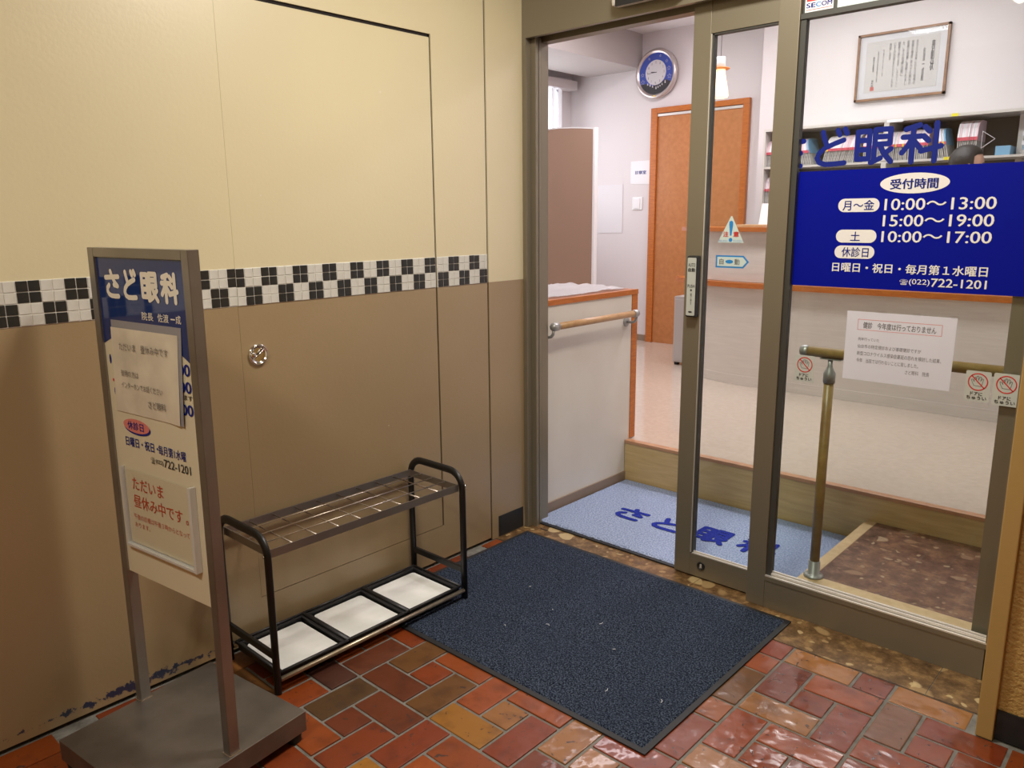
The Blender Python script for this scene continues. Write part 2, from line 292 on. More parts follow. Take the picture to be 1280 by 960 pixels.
# ------------------------------------------------------------------ helpers
MW = {}
def link(o): COL.objects.link(o); return o
def tag(o, label=None, cat=None, group=None, kind=None):
    if label: o['label'] = label
    if cat: o['category'] = cat
    if group: o['group'] = group
    if kind: o['kind'] = kind
    return o
def thing(name, label, cat, loc=(0, 0, 0), rotz=0.0, group=None):
    o = link(bpy.data.objects.new(name, None)); o.empty_display_size = 0.05
    o.location = loc; o.rotation_euler = (0, 0, rotz)
    MW[o] = Matrix.Translation(loc) @ Matrix.Rotation(rotz, 4, 'Z')
    return tag(o, label, cat, group)
def put(name, bm, m, parent=None, local=False, smooth=False, label=None, mats=None):
    """links a bmesh as ONE object; coordinates are world coordinates unless local"""
    me = bpy.data.meshes.new(name)
    if isinstance(bm, bmesh.types.BMesh): bm.to_mesh(me); bm.free()
    else: me = bm; me.name = name
    for k in (mats or [m]): me.materials.append(k)
    o = link(bpy.data.objects.new(name, me))
    if smooth:
        for p in me.polygons: p.use_smooth = True
    if parent is not None:
        o.parent = parent; MW[o] = MW[parent]
        if not local: me.transform(MW[parent].inverted())
    else: MW[o] = Matrix.Identity(4)
    if label: o['label'] = label
    return o
def B(): return bmesh.new()
def box(bm, x0, x1, y0, y1, z0, z1, bev=0.0, mi=0):
    r = bmesh.ops.create_cube(bm, size=1.0); vs = r['verts']
    for v in vs: v.co = Vector(((x0 + x1) / 2 + v.co.x * (x1 - x0), (y0 + y1) / 2 + v.co.y * (y1 - y0), (z0 + z1) / 2 + v.co.z * (z1 - z0)))
    fs = {f for v in vs for f in v.link_faces}
    for f in fs: f.material_index = mi
    if bev:
        es = list({e for v in vs for e in v.link_edges})
        bmesh.ops.bevel(bm, geom=es, offset=bev, segments=2, affect='EDGES', profile=0.6)
    return bm
def bx(*a, **k): return box(B(), *a, **k)
def tube(bm, pts, r, n=12, ry=None, caps=True, radii=None):
    """sweeps a circle (or oval r x ry) along points"""
    pts = [Vector(p) for p in pts]; rings = []
    up = None
    for i, p in enumerate(pts):
        t = ((pts[min(i + 1, len(pts) - 1)] - p).normalized() + (p - pts[max(i - 1, 0)]).normalized())
        t = t.normalized() if t.length > 1e-6 else (pts[-1] - pts[0]).normalized()
        if up is None:
            up = Vector((0, 1, 0)) if abs(t.y) < 0.9 else Vector((0, 0, 1))
        a = (up - t * up.dot(t)).normalized(); up = a; b = t.cross(a)
        rr = radii[i] if radii else r
        rings.append([bm.verts.new(p + a * math.cos(2 * PI * k / n) * rr + b * math.sin(2 * PI * k / n) * (ry or rr)) for k in range(n)])
    for i in range(len(rings) - 1):
        for k in range(n):
            f = bm.faces.new((rings[i][k], rings[i][(k + 1) % n], rings[i + 1][(k + 1) % n], rings[i + 1][k])); f.smooth = True
    if caps:
        bm.faces.new(rings[0][::-1]); bm.faces.new(rings[-1])
    return bm
def tb(*a, **k): return tube(B(), *a, **k)
def lathe(bm, prof, c, axis='Z', n=24):
    """profile [(radius, height)] turned about an axis through c"""
    rings = []
    for r, h in prof:
        ring = []
        for k in range(n):
            a = 2 * PI * k / n; x, y = r * math.cos(a), r * math.sin(a)
            v = {'Z': (x, y, h), 'Y': (x, h, y), 'X': (h, x, y)}[axis]
            ring.append(bm.verts.new(Vector(v) + Vector(c)))
        rings.append(ring)
    for i in range(len(rings) - 1):
        for k in range(n):
            f = bm.faces.new((rings[i][k], rings[i][(k + 1) % n], rings[i + 1][(k + 1) % n], rings[i + 1][k])); f.smooth = True
    if prof[0][0] > 1e-5: bm.faces.new(rings[0][::-1])
    if prof[-1][0] > 1e-5: bm.faces.new(rings[-1])
    bmesh.ops.remove_doubles(bm, verts=bm.verts, dist=1e-6)
    bmesh.ops.recalc_face_normals(bm, faces=bm.faces)
    return bm
def plate(bm, pts, th, frame):
    """flat outline pts [(u,v)] with thickness th, mapped by frame(u, t, v) -> world"""
    a = [bm.verts.new(frame(u, 0, v)) for u, v in pts]; b = [bm.verts.new(frame(u, th, v)) for u, v in pts]
    bm.faces.new(a); bm.faces.new(b[::-1]); n = len(pts)
    for i in range(n): bm.faces.new((a[i], b[i], b[(i + 1) % n], a[(i + 1) % n]))
    bmesh.ops.recalc_face_normals(bm, faces=bm.faces); return bm
def ring(bm, cu, cv, r0, r1, frame, t=0.0, n=32, sv=1.0):
    a = [bm.verts.new(frame(cu + r0 * math.cos(2 * PI * k / n), t, cv + sv * r0 * math.sin(2 * PI * k / n))) for k in range(n)]
    b = [bm.verts.new(frame(cu + r1 * math.cos(2 * PI * k / n), t, cv + sv * r1 * math.sin(2 * PI * k / n))) for k in range(n)]
    for i in range(n): bm.faces.new((a[i], a[(i + 1) % n], b[(i + 1) % n], b[i]))
    return bm
def ell(cu, cv, ru, rv, n=28): return [(cu + ru * math.cos(2 * PI * k / n), cv + rv * math.sin(2 * PI * k / n)) for k in range(n)]
def rrect(u0, u1, v0, v1, r, n=5):
    out = []
    for cx, cy, a0 in ((u1 - r, v1 - r, 0), (u0 + r, v1 - r, 90), (u0 + r, v0 + r, 180), (u1 - r, v0 + r, 270)):
        for k in range(n + 1):
            a = math.radians(a0 + 90 * k / n); out.append((cx + r * math.cos(a), cy + r * math.sin(a)))
    return out
def text(items, frame, t=0.0, bm=None):
    """items: (string, u0, v0, u1, v1, bold[, line spacing]); built-in font, fitted to the box u0..u1, v0..v1"""
    bm = bm or B()
    for it in items:
        s, u0, v0, u1, v1, bold = it[:6]
        c = bpy.data.curves.new('lettering', 'FONT'); c.body = s; c.resolution_u = 3
        if len(it) > 6: c.space_line = it[6]; c.align_x = 'CENTER'
        o = bpy.data.objects.new('lettering', c); COL.objects.link(o)
        me = bpy.data.meshes.new_from_object(o.evaluated_get(bpy.context.evaluated_depsgraph_get()))
        bpy.data.objects.remove(o); bpy.data.curves.remove(c)
        if not me.vertices: continue
        xs = [v.co.x for v in me.vertices]; ys = [v.co.y for v in me.vertices]
        x0, x1, y0, y1 = min(xs), max(xs), min(ys), max(ys)
        sx = (u1 - u0) / max(x1 - x0, 1e-6); sy = (v1 - v0) / max(y1 - y0, 1e-6)
        for ox, oy in (((0, 0),) if bold <= 0 else ((-bold, 0), (bold, 0), (0, bold * .6), (0, -bold * .6))):
            vs = [bm.verts.new(frame(u0 + (v.co.x - x0 + ox) * sx, t - 0.00008 * (1 + 2 * (oy != 0) + (ox > 0 or oy > 0)), v0 + (v.co.y - y0 + oy) * sy)) for v in me.vertices]
            for p in me.polygons:
                try: bm.faces.new([vs[i] for i in p.vertices])
                except ValueError: pass
        bpy.data.meshes.remove(me)
    return bm
CLINIC = {
 'さ': [[(.03, .74), (.97, .80)], [(.44, 1.0), (.52, .80), (.68, .58), (.88, .42)], [(.88, .42), (.62, .46)], [(.26, .44), (.13, .33), (.11, .19), (.20, .07), (.38, .01), (.62, .0), (.90, .01)]],
 'ど': [[(.20, .97), (.27, .74), (.34, .58)], [(.86, .70), (.58, .61), (.30, .50), (.12, .35), (.06, .20), (.14, .06), (.32, .0), (.60, .0), (.92, .02)], [(.66, 1.0), (.73, .86)], [(.88, 1.02), (.95, .89)]],
 '眼': [[(.03, .95), (.36, .95)], [(.36, .95), (.36, .12)], [(.36, .12), (.03, .12)], [(.03, .12), (.03, .95)], [(.03, .68), (.36, .68)], [(.03, .40), (.36, .40)],
        [(.52, .98), (.93, .98), (.93, .54), (.52, .54)], [(.52, .76), (.93, .76)], [(.52, .98), (.52, .03), (.44, .0)], [(.46, .0), (.70, .12)], [(.66, .52), (.78, .26), (.99, .0)], [(.97, .38), (.80, .25)]],
 '科': [[(.42, .98), (.08, .89)], [(.02, .68), (.48, .68)], [(.27, .93), (.27, .0)], [(.25, .64), (.15, .44), (.01, .26)], [(.30, .56), (.47, .36)],
        [(.56, .92), (.68, .80)], [(.54, .68), (.67, .55)], [(.50, .28), (.99, .39)], [(.85, 1.0), (.85, .0)]]}
def glyph(ch, u0, v0, u1, v1, w, frame, t=0.0):
    """rounded gothic character drawn with round-ended strokes of width w"""
    b_ = B(); q = 0
    X = lambda p: (u0 + w / 2 + p[0] * (u1 - u0 - w), v0 + w / 2 + p[1] * (v1 - v0 - w))
    for ln in CLINIC[ch]:
        P_ = [X(p) for p in ln]
        for a, c in zip(P_, P_[1:]):
            d = Vector((c[0] - a[0], c[1] - a[1])); 
            if d.length < 1e-6: continue
            d.normalize(); th0 = math.atan2(d.y, d.x); pts = []
            for k in range(7): th = th0 - PI / 2 + PI * k / 6; pts.append((c[0] + w / 2 * math.cos(th), c[1] + w / 2 * math.sin(th)))
            for k in range(7): th = th0 + PI / 2 + PI * k / 6; pts.append((a[0] + w / 2 * math.cos(th), a[1] + w / 2 * math.sin(th)))
            q += 1
            b_.faces.new([b_.verts.new(frame(u, t - 0.00004 * q, v)) for u, v in pts])
    return b_
def clinic_name(boxes, w, frame, m, parent, t=0.0, local=False):
    for ch, bb in zip('さど眼科', boxes): put('character', glyph(ch, *bb, w, frame, t), m, parent, local=local)
def wallframe(y): return lambda u, t, v: Vector((u, y + t, v))      # faces -y; t grows away from the viewer
def strokes(bm, lines, w, frame, t=0.0):
    """thin flat strokes joining 2-D points"""
    for pts in lines:
        for (a, b) in zip(pts, pts[1:]):
            d = Vector((b[0] - a[0], b[1] - a[1])); d.normalize(); n = Vector((-d.y, d.x)) * w / 2
            e = d * w / 2
            q = [(a[0] - e.x + n.x, a[1] - e.y + n.y), (a[0] - e.x - n.x, a[1] - e.y - n.y), (b[0] + e.x - n.x, b[1] + e.y - n.y), (b[0] + e.x + n.x, b[1] + e.y + n.y)]
            bm.faces.new([bm.verts.new(frame(u, t, v)) for u, v in q])
    return bm
def struct(name, bm, m, parent=None, **k):
    o = put(name, bm, m, parent, **k)
    if parent is None: o['kind'] = 'structure'
    return o

# ------------------------------------------------------------------ corridor shell
b = B(); y_end = -4.5
box(b, -0.07, 0, y_end, -1.2972, 0.012, 2.6)
box(b, -0.07, 0, -1.2972, -0.2175, 1.996, 2.6); box(b, -0.07, 0, -0.4865, -0.2175, 0.012, 1.996)
box(b, -0.07, 0, -1.2972, -0.4865, 0.012, 0.152)
box(b, -0.07, 0, -0.2085, 0.0, 0.0, 2.6)
wl = struct('wall_left', b, M['two'])
struct('wall_left_core', bx(-0.12, -0.071, y_end, 0.0, 0.0, 2.6), M['dark'], wl)
put('gap_shade_strip', box(box(bx(-0.06, -0.006, -0.4946, -0.4864, 0.15, 1.996), -0.06, -0.006, -1.15 - .14, -0.4864, 1.9835, 1.9962), -0.06, -0.006, -0.2176, -0.2084, 0.0, 2.6), M['dark'], wl)  # black filler strips stand in for the shade inside the panel gaps
struct('mosaic_grout', box(bx(-0.001, 0.0012, y_end, -1.2985, 1.1055, 1.2185), -0.001, 0.0012, -0.4865, -0.2175, 1.1055, 1.2185), M['grout'], wl)
dl = put('door_1', bx(-0.07, 0, -1.2965, -0.4945, 0.1545, 1.984), M['two']); dl['kind'] = 'structure'
put('mosaic_grout', bx(-0.001, 0.0012, -1.2965, -0.4945, 1.1055, 1.2185), M['grout'], dl)
# mosaic tiles, each one an object; 28 x 28 mm, two-by-two chequers
P = 0.0277; R0 = 0.0281
def tile_mesh(w, m):
    bb = bx(0.0, 0.0020, 0.0010, w - 0.0010, 0.0011, R0 - 0.0011, bev=0.0008)
    me = bpy.data.meshes.new('mosaic_tile'); bb.to_mesh(me); bb.free(); me.materials.append(m); return me
TM = {}
y0 = -1.2966
for k in range(-26, 39):
    ya, yb = y0 + k * P, y0 + (k + 1) * P
    par = dl if 0 <= k <= 28 else wl
    off = 0.0
    if k >= 29: off = 0.009
    ya += off; yb += off
    if k == 38: yb = min(yb, -0.2185)
    if k == 28: yb = -0.4955
    w = round(yb - ya, 4)
    for r in range(4):
        blk = ((k + 1) // 2) % 2 == 0
        if r >= 2: blk = not blk
        key = (w, blk)
        if key not in TM: TM[key] = tile_mesh(w, M['tile_k' if blk else 'tile_w'])
        o = link(bpy.data.objects.new('mosaic_tile', TM[key])); o.parent = par
        dz = 0.001 if k < 0 else 0.0
        o.location = (0.0008 + random.uniform(0, 0.0006), ya, 1.2178 + dz - (r + 1) * R0 + random.uniform(-.0003, .0003))
        o.rotation_euler = (random.uniform(-.01, .01), 0, 0)
# flush ring pull in the left door
c = (0.0, -1.244, 0.951)
put('ring_pull', lathe(B(), [(0.030, 0.0), (0.0335, 0.003), (0.0335, 0.006), (0.031, 0.009), (0.027, 0.008), (0.026, 0.002), (0.02, 0.0015), (0.0, 0.0015)], c, 'X', 32), M['chrome'], dl)
b = tb([(0.006, -1.265, 0.938), (0.0075, -1.244, 0.951), (0.006, -1.228, 0.966)], 0.003, 8)
lathe(b, [(0.009, 0.0), (0.009, 0.007), (0.006, 0.009), (0.0, 0.009)], (0.001, -1.262, 0.951), 'X', 16)
put('pull_lever', b, M['chrome'], dl)
struct('baseboard_left', bx(0.0, 0.003, -0.169, -0.013, 0.004, 0.096), M['black'])
# right side: painted steel jamb and stucco wall
struct('trim_1', bx(1.86, 1.900, -0.292, 0.13, 0.0, 2.6, bev=0.003), M['jamb'])
struct('wall_right', bx(1.9, 4.4, -0.272, 0.13, 0.0, 2.6), M['stucco'])
struct('baseboard_right', bx(1.9005, 4.2, -0.277, -0.271, 0.002, 0.086), M['black'])
struct('wall_far_right', bx(4.2, 4.3, y_end, -0.272, 0, 2.6), M['stucco'])
struct('wall_behind', bx(-0.1, 4.3, y_end - 0.1, y_end, 0, 2.6), M['stucco'])
struct('ceiling', bx(-0.1, 4.3, y_end, -0.001, 2.6, 2.68), M['ceiling'])
for (x, y, sx_, sy_) in ((1.15, -0.85, 0.17, 0.17), (1.5, -3.0, 0.47, 0.15)):  # the long fixture is added, it goes with the sign fill
    t = thing('ceiling_light', 'square corridor ceiling light in front of the clinic door' if x < 1.3 else 'long added ceiling light out of view, lighting the sign stand face', 'ceiling light', (x, y, 2.6))
    put('frame', bx(x - sx_, x + sx_, y - sy_, y + sy_, 2.585, 2.6), M['white'], t); put('diffuser', bx(x - sx_ + .01, x + sx_ - .01, y - sy_ + .01, y + sy_ - .01, 2.580, 2.586), M['diffuser_warm'], t)

# ------------------------------------------------------------------ brick floor
fl = struct('floor', bx(-0.12, 4.3, y_end, -0.187, -0.06, -0.0035), M['mortar'])
GP = 0.1025
def gx(i): return -0.005 + GP * i
def gy(j): return -0.185 - 0.1031 * j
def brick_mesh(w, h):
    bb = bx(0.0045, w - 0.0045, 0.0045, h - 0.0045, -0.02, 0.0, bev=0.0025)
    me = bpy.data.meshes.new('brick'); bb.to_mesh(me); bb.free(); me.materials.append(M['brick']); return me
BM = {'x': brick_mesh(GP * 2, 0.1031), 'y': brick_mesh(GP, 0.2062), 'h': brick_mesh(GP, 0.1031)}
OCH = (0.36, 0.15, 0.018); TAN = (0.33, 0.135, 0.035); BRN = (0.16, 0.065, 0.015); DBR = (0.10, 0.05, 0.018)
ORG = (0.33, 0.09, 0.015); GT = (0.20, 0.085, 0.04)
SPEC = {(7, 9): OCH, (10, 7): TAN, (11, 8): TAN, (4, 7): BRN, (4, 10): DBR, (7, 12): OCH, (13, 3): TAN, (13, 0): TAN, (11, 4): ORG, (13, 6): TAN, (16, 1): GT,
        (3, 8): (0.12, 0.032, 0.012), (4, 9): (0.15, 0.034, 0.009), (5, 11): (0.15, 0.032, 0.01), (2, 10): (0.09, 0.03, 0.018), (5, 10): (0.16, 0.036, 0.01), (1, 12): BRN, (2, 13): DBR}
reds = [(0.27, 0.050, 0.006), (0.24, 0.042, 0.006), (0.31, 0.064, 0.007), (0.19, 0.034, 0.007), (0.27, 0.056, 0.008), (0.22, 0.038, 0.009)]
far = B()
for a in range(-1, 11):
    for c_ in range(-1, 9):
        i0, j0 = 1 + 3 * a, 1 + 3 * c_ - 0
        for kind, i, j in (('y', 0, 0), ('x', 0, 2), ('y', 2, 1), ('x', 1, 0), ('h', 1, 1)):
            # brick covers cells (i..), rows counted towards the camera
            ii, jj = i0 + i, j0 + j
            wi, hj = {'x': (2, 1), 'y': (1, 2), 'h': (1, 1)}[kind]
            if ii < 0 or jj + hj <= 0 or ii > 24 and jj < 0: continue
            if jj < 0: kind, jj, hj = ('h' if kind == 'y' else kind), 0, (1 if kind == 'y' else hj)
            X, Y = gx(ii), gy(jj + hj)
            if X < 0 and ii == 0: X = 0.0
            if Y > -0.19 or Y < -4.3 or X + wi * GP > 4.15: continue
            if X + wi * GP > 1.9 and Y + hj * 0.1031 > -0.27: continue
            seen = jj + hj * 1 <= 19 and ii <= 19 and (jj * 0.1 + 0.19 + max(0, (ii - 4)) * 0.085) < 2.1 
            if seen:
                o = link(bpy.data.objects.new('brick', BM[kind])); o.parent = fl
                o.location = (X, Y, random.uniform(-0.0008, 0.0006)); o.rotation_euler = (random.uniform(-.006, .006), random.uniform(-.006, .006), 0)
                col = SPEC.get((ii, jj)) or random.choice(reds)
                if (ii, jj) not in SPEC and random.random() < 0.10: col = random.choice((TAN, BRN, ORG))
                v = random.uniform(0.70, 0.96)
                o.color = (*[q * v for q in col], 1)
            else:
                box(far, X + .0045, X + wi * GP - .0045, Y + .0045, Y + hj * .1031 - .0045, -0.02, -0.0002)
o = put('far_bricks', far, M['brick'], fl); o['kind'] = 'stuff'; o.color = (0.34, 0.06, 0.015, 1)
# marble threshold strip: three slabs with fine joints
ms = struct('trim_2', bx(-0.02, 1.9, -0.185, 0.9, -0.05, -0.002), M['mortar'])
for x0_, x1_ in ((0.0, 0.853), (0.855, 1.709), (1.711, 1.859)):
    put('marble_slab', bx(x0_, x1_, -0.1845, 0.805, -0.02, 0.0, bev=0.0005), M['marble'], ms)

# ------------------------------------------------------------------ entrance frame
b = bx(0.0, 1.86, 0.0, 0.02, 2.052, 2.6)
box(b, 0, 1.86, 0.08, 0.13, 2.045, 2.6)
en = struct('trim_3', b, M['bronze'])
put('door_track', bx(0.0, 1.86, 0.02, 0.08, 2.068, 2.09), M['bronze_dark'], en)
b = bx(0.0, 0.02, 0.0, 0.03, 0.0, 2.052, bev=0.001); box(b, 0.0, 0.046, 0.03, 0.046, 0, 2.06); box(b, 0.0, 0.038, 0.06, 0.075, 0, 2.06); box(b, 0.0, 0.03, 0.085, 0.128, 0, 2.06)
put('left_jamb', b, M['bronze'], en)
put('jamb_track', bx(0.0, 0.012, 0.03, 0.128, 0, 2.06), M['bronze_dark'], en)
put('guide_slot', bx(0.075, 0.115, 0.018, 0.026, -0.001, 0.0008), M['dark'], en)
struct('wall_header', bx(-0.1, 1.9, 0.02, 0.13, 2.09, 2.95), M['cream_wall'])

# fixed side panel: window_1
wd = struct('window_1', bx(1.063, 1.130, 0.0, 0.026, 0.0, 2.052, bev=0.002), M['bronze'])
put('kick_panel', box(bx(1.130, 1.860, 0.001, 0.036, 0.0, 0.116, bev=0.001), 1.130, 1.860, -0.001, 0.0015, 0.102, 0.117), M['bronze'], wd)
put('sill_bead', box(box(bx(1.130, 1.860, 0.0, 0.008, 0.117, 0.121), 1.130, 1.860, 0.012, 0.018, 0.117, 0.129), 1.130, 1.86, 0.022, 0.027, 0.117, 0.134), M['alu'], wd)
put('glazing_bead', bx(1.130, 1.147, 0.010, 0.034, 0.117, 1.955), M['gasket'], wd)
put('glass_pane', bx(1.066, 1.812, 0.0300, 0.0350, 0.117, 1.960), M['glass'], wd)
put('top_rail', bx(1.130, 1.860, 0.006, 0.036, 1.941, 1.956), M['gasket'], wd)
put('transom_panel', bx(1.130, 1.86, 0.018, 0.034, 1.956, 2.052), M['gasket'], wd)
put('transom_face', bx(1.237, 1.86, 0.010, 0.018, 1.957, 2.052), M['mint'], wd)
put('frame_stile', bx(1.812, 1.860, 0.001, 0.04, 0.0, 2.052), M['bronze'], wd)

# sliding leaf
lf = put('door_2', bx(0.742, 0.808, 0.045, 0.075, 0.006, 2.066, bev=0.002), M['bronze']); lf['kind'] = 'structure'
put('stile', bx(1.764, 1.812, 0.045, 0.075, 0.006, 2.066), M['bronze'], lf)
put('top_rail', bx(0.808, 1.764, 0.047, 0.073, 1.957, 2.066), M['bronze'], lf)
put('bottom_rail', bx(0.808, 1.764, 0.046, 0.074, 0.006, 0.094, bev=0.001), M['bronze'], lf)
put('bottom_bead', box(bx(0.816, 1.764, 0.046, 0.052, 0.094, 0.098), 0.816, 1.764, 0.054, 0.058, 0.094, 0.104), M['alu'], lf)
put('glazing_bead', box(bx(0.808, 0.818, 0.050, 0.073, 0.094, 1.957), 0.808, 1.764, 0.050, 0.073, 1.951, 1.957), M['gasket'], lf)
put('bright_bead', bx(0.8085, 0.8115, 0.0455, 0.050, 0.098, 1.955), M['alu'], lf)
put('glass_pane', bx(0.816, 1.766, 0.0600, 0.0650, 0.098, 1.957), M['glass'], lf)
lk = put('lock', lathe(B(), [(0.0165, 0.0), (0.0165, -0.003), (0.012, -0.0035), (0.012, -0.001), (0.0, -0.001)], (0.857, 0.046, 0.054), 'Y', 20), M['blackplastic'], lf)
put('key_core', bx(0.853, 0.861, 0.0425, 0.0452, 0.046, 0.062, bev=.001), M['alu'], lk)
sw = put('touch_switch', bx(0.764, 0.806, 0.018, 0.0445, 1.004, 1.222, bev=0.006), M['blackplastic'], lf)
F = wallframe(0.0165)
put('switch_face', plate(B(), rrect(0.768, 0.802, 1.010, 1.215, 0.004), 0.0015, F), M['sticker'], sw)
b = text([('AUTO', 0.772, 1.184, 0.799, 1.196, 0.01), ('自動', 0.772, 1.166, 0.799, 1.179, 0.03), ('PUSH', 0.772, 1.110, 0.799, 1.121, 0.01),
          ('軽\nく\n押\nす', 0.783, 1.048, 0.790, 1.090, 0.0, 0.9)], F, -0.0006)
plate(b, ell(0.786, 1.101, 0.0035, 0.0035, 12), 0.0004, lambda u, t, v: F(u, t - 0.0009, v)); plate(b, ell(0.785, 1.023, 0.008, 0.003, 14), 0.0004, lambda u, t, v: F(u, t - 0.0009, v))
put('lettering', b, M['ink'], sw)

# door sensor on the header
t = thing('door_sensor', 'grey and black motion sensor mounted on the header above the door opening', 'sensor', (0.60, 0.0, 2.085))
put('housing', bx(0.46, 0.74, -0.045, -0.0005, 2.083, 2.14, bev=0.012), M['shelf_grey'], t); put('lens', bx(0.478, 0.722, -0.047, -0.040, 2.080, 2.118, bev=0.003), M['blackplastic'], t)

# ------------------------------------------------------------------ clinic shell
# entry level
struct('wall_entry_right', bx(1.901, 2.0, 0.131, 3.45, 0, 2.92), M['cream_wall'])
pf = struct('floor.001', box(bx(-0.061, 1.9, 0.830, 3.8, 0.0, 0.218), -2.7, -0.0612, 0.13, 3.8, 0.0, 0.218), M['vinyl'])
ri = struct('trim_4', bx(0.0 - .018, 1.9, 0.812, 0.829, 0.0, 0.205), M['riser'])
put('nosing', bx(-0.018, 1.9, 0.806, 0.846, 0.2055, 0.222, bev=0.003), M['nosing'], ri)
st = struct('trim_5', bx(1.2105, 1.9, 0.096, 0.811, 0.0005, 0.09), M['marble_in'])
put('step_slab', bx(1.248, 1.899, 0.150, 0.808, 0.0905, 0.1005), M['marble_in'], st)
put('step_edging', box(bx(1.206, 1.2475, 0.094, 0.81, 0.002, 0.1015, bev=0.002), 1.2475, 1.899, 0.094, 0.1495, 0.0905, 0.1015, bev=0.002), M['pale_edge'], st)
struct('wall_back', box(bx(-2.7, -0.63, 3.71, 3.81, 0.2, 2.92), -0.63, 2.0, 3.45, 3.81, 0.2, 2.92), M['cream_wall'])
struct('baseboard_back', bx(-2.67, -1.753, 3.70, 3.7099, 0.2185, 0.275), M['skirting'])
struct('wall_clinic_left', bx(-2.8, -2.67, 0.13, 3.8, 0.2, 2.92), M['cream_wall'])
struct('wall_clinic_front', bx(-2.7, -0.121, 0.02, 0.13, 0.0, 2.92), M['cream_wall'])
struct('wall_stub', bx(-0.12, -0.022, 0.131, 0.182, 0.999, 2.92), M['panel_white'])
struct('ceiling.001', bx(-2.8, 2.0, 0.02, 3.8, 2.92, 3.0), M['clinic_ceiling'])
struct('trim_6', bx(-2.47, -1.88, 0.1305, 3.7095, 2.63, 2.919), M['beam'])
for (x, y, sx_, sy_, lb) in ((0.5, 1.75, 0.62, 0.16, 'long clinic ceiling light just in front of the reception counter'), (-1.1, 2.1, 0.16, 0.62, 'clinic ceiling light near the left side beam'), (0.3, 2.75, 0.62, 0.16, 'long clinic ceiling light above the reception shelf')):
    t = thing('ceiling_light', lb, 'ceiling light', (x, y, 2.92))
    put('frame', bx(x - sx_, x + sx_, y - sy_, y + sy_, 2.905, 2.9195), M['white'], t); put('diffuser', bx(x - sx_ + .01, x + sx_ - .01, y - sy_ + .01, y + sy_ - .01, 2.890, 2.906), M['diffuser'], t)
# window with vertical blind on the clinic's left wall
w2 = struct('window_2', box(box(box(bx(-2.6695, -2.655, 2.2, 2.25, 1.0, 2.56), -2.6695, -2.655, 3.48, 3.53, 1.0, 2.56), -2.6695, -2.655, 2.2, 3.53, 0.96, 1.0), -2.6695, -2.655, 2.2, 3.53, 2.5, 2.56), M['white'])
put('pane', bx(-2.6693, -2.664, 2.25, 3.48, 1.0, 2.5), M['daylight'], w2)
t = thing('vertical_blind', 'white vertical blind glowing with daylight beside the brown screen', 'blind', (-2.62, 2.9, 2.6))
put('head_box', bx(-2.669, -2.56, 2.10, 3.66, 2.52, 2.60), M['cream_wall'], t)
for k in range(15):
    y = 2.17 + k * 0.092
    b = bx(-0.004, 0.004, -0.047, 0.047, 0.98, 2.515); bmesh.ops.rotate(b, verts=b.verts, cent=(0, 0, 0), matrix=Matrix.Rotation(math.radians(22), 3, 'Z')); bmesh.ops.translate(b, verts=b.verts, vec=(-2.605, y, 0))
    put('slat', b, M['slat'], t)

# half wall with handrail
hw = struct('wall_partition', bx(-0.50, -0.0205, 0.183, 0.848, 0.2185, 0.974), M['panel_white'])
put('panel', box(bx(-0.06, -0.02, 0.131, 0.811, 0.0005, 0.975), -0.06, -0.02, 0.8105, 0.8485, 0.2225, 0.975), M['panel_white'], hw)
put('baseboard', bx(-0.0198, -0.012, 0.131, 0.8115, 0.0005, 0.052), M['skirting'], hw)
put('end_trim', bx(-0.50, -0.016, 0.8487, 0.898, 0.2225, 0.9745, bev=0.002), M['orange_wood'], hw)
put('ledge_board', bx(-0.52, -0.016, 0.183, 0.898, 0.9755, 0.9985, bev=0.002), M['orange_wood'], hw)
put('ledge_edge', bx(-0.022, -0.014, 0.131, 0.8985, 0.9745, 0.999), M['orange_wood'], hw)
# crumpled sheet
b = B(); nx, ny = 34, 40; g = []
random.seed(3)
from mathutils import noise
for i in range(nx + 1):
    row = []
    for j in range(ny + 1):
        x = -0.50 + 0.455 * i / nx; y = 0.20 + 0.67 * j / ny
        e = 1.0
        x2 = x + 0.012 * noise.noise((x * 6, y * 9, 2)) ; y2 = y + 0.018 * noise.noise((x * 8, y * 5, 5))
        z = 1.0035 + 0.016 * abs(noise.noise((x * 11, y * 7, 0))) + 0.007 * abs(noise.noise((x * 30, y * 26, 1)))
        row.append(b.verts.new((x2, y2, z)))
    g.append(row)
for i in range(nx):
    for j in range(ny): f = b.faces.new((g[i][j], g[i + 1][j], g[i + 1][j + 1], g[i][j + 1])); f.smooth = True
bmesh.ops.solidify(b, geom=b.faces[:], thickness=0.0015)
tag(put('sheet', b, M['cloth']), 'crumpled white sheet spread on top of the low partition ledge', 'sheet')
t = thing('wall_handrail', 'round wooden handrail on curved grey brackets fixed to the white half wall', 'handrail', (-0.02, 0.15, 0.89))
put('rail', tb([(0.043, 0.165, 0.889), (0.043, 0.785, 0.889)], 0.0155, 18), M['rail_wood'], t)
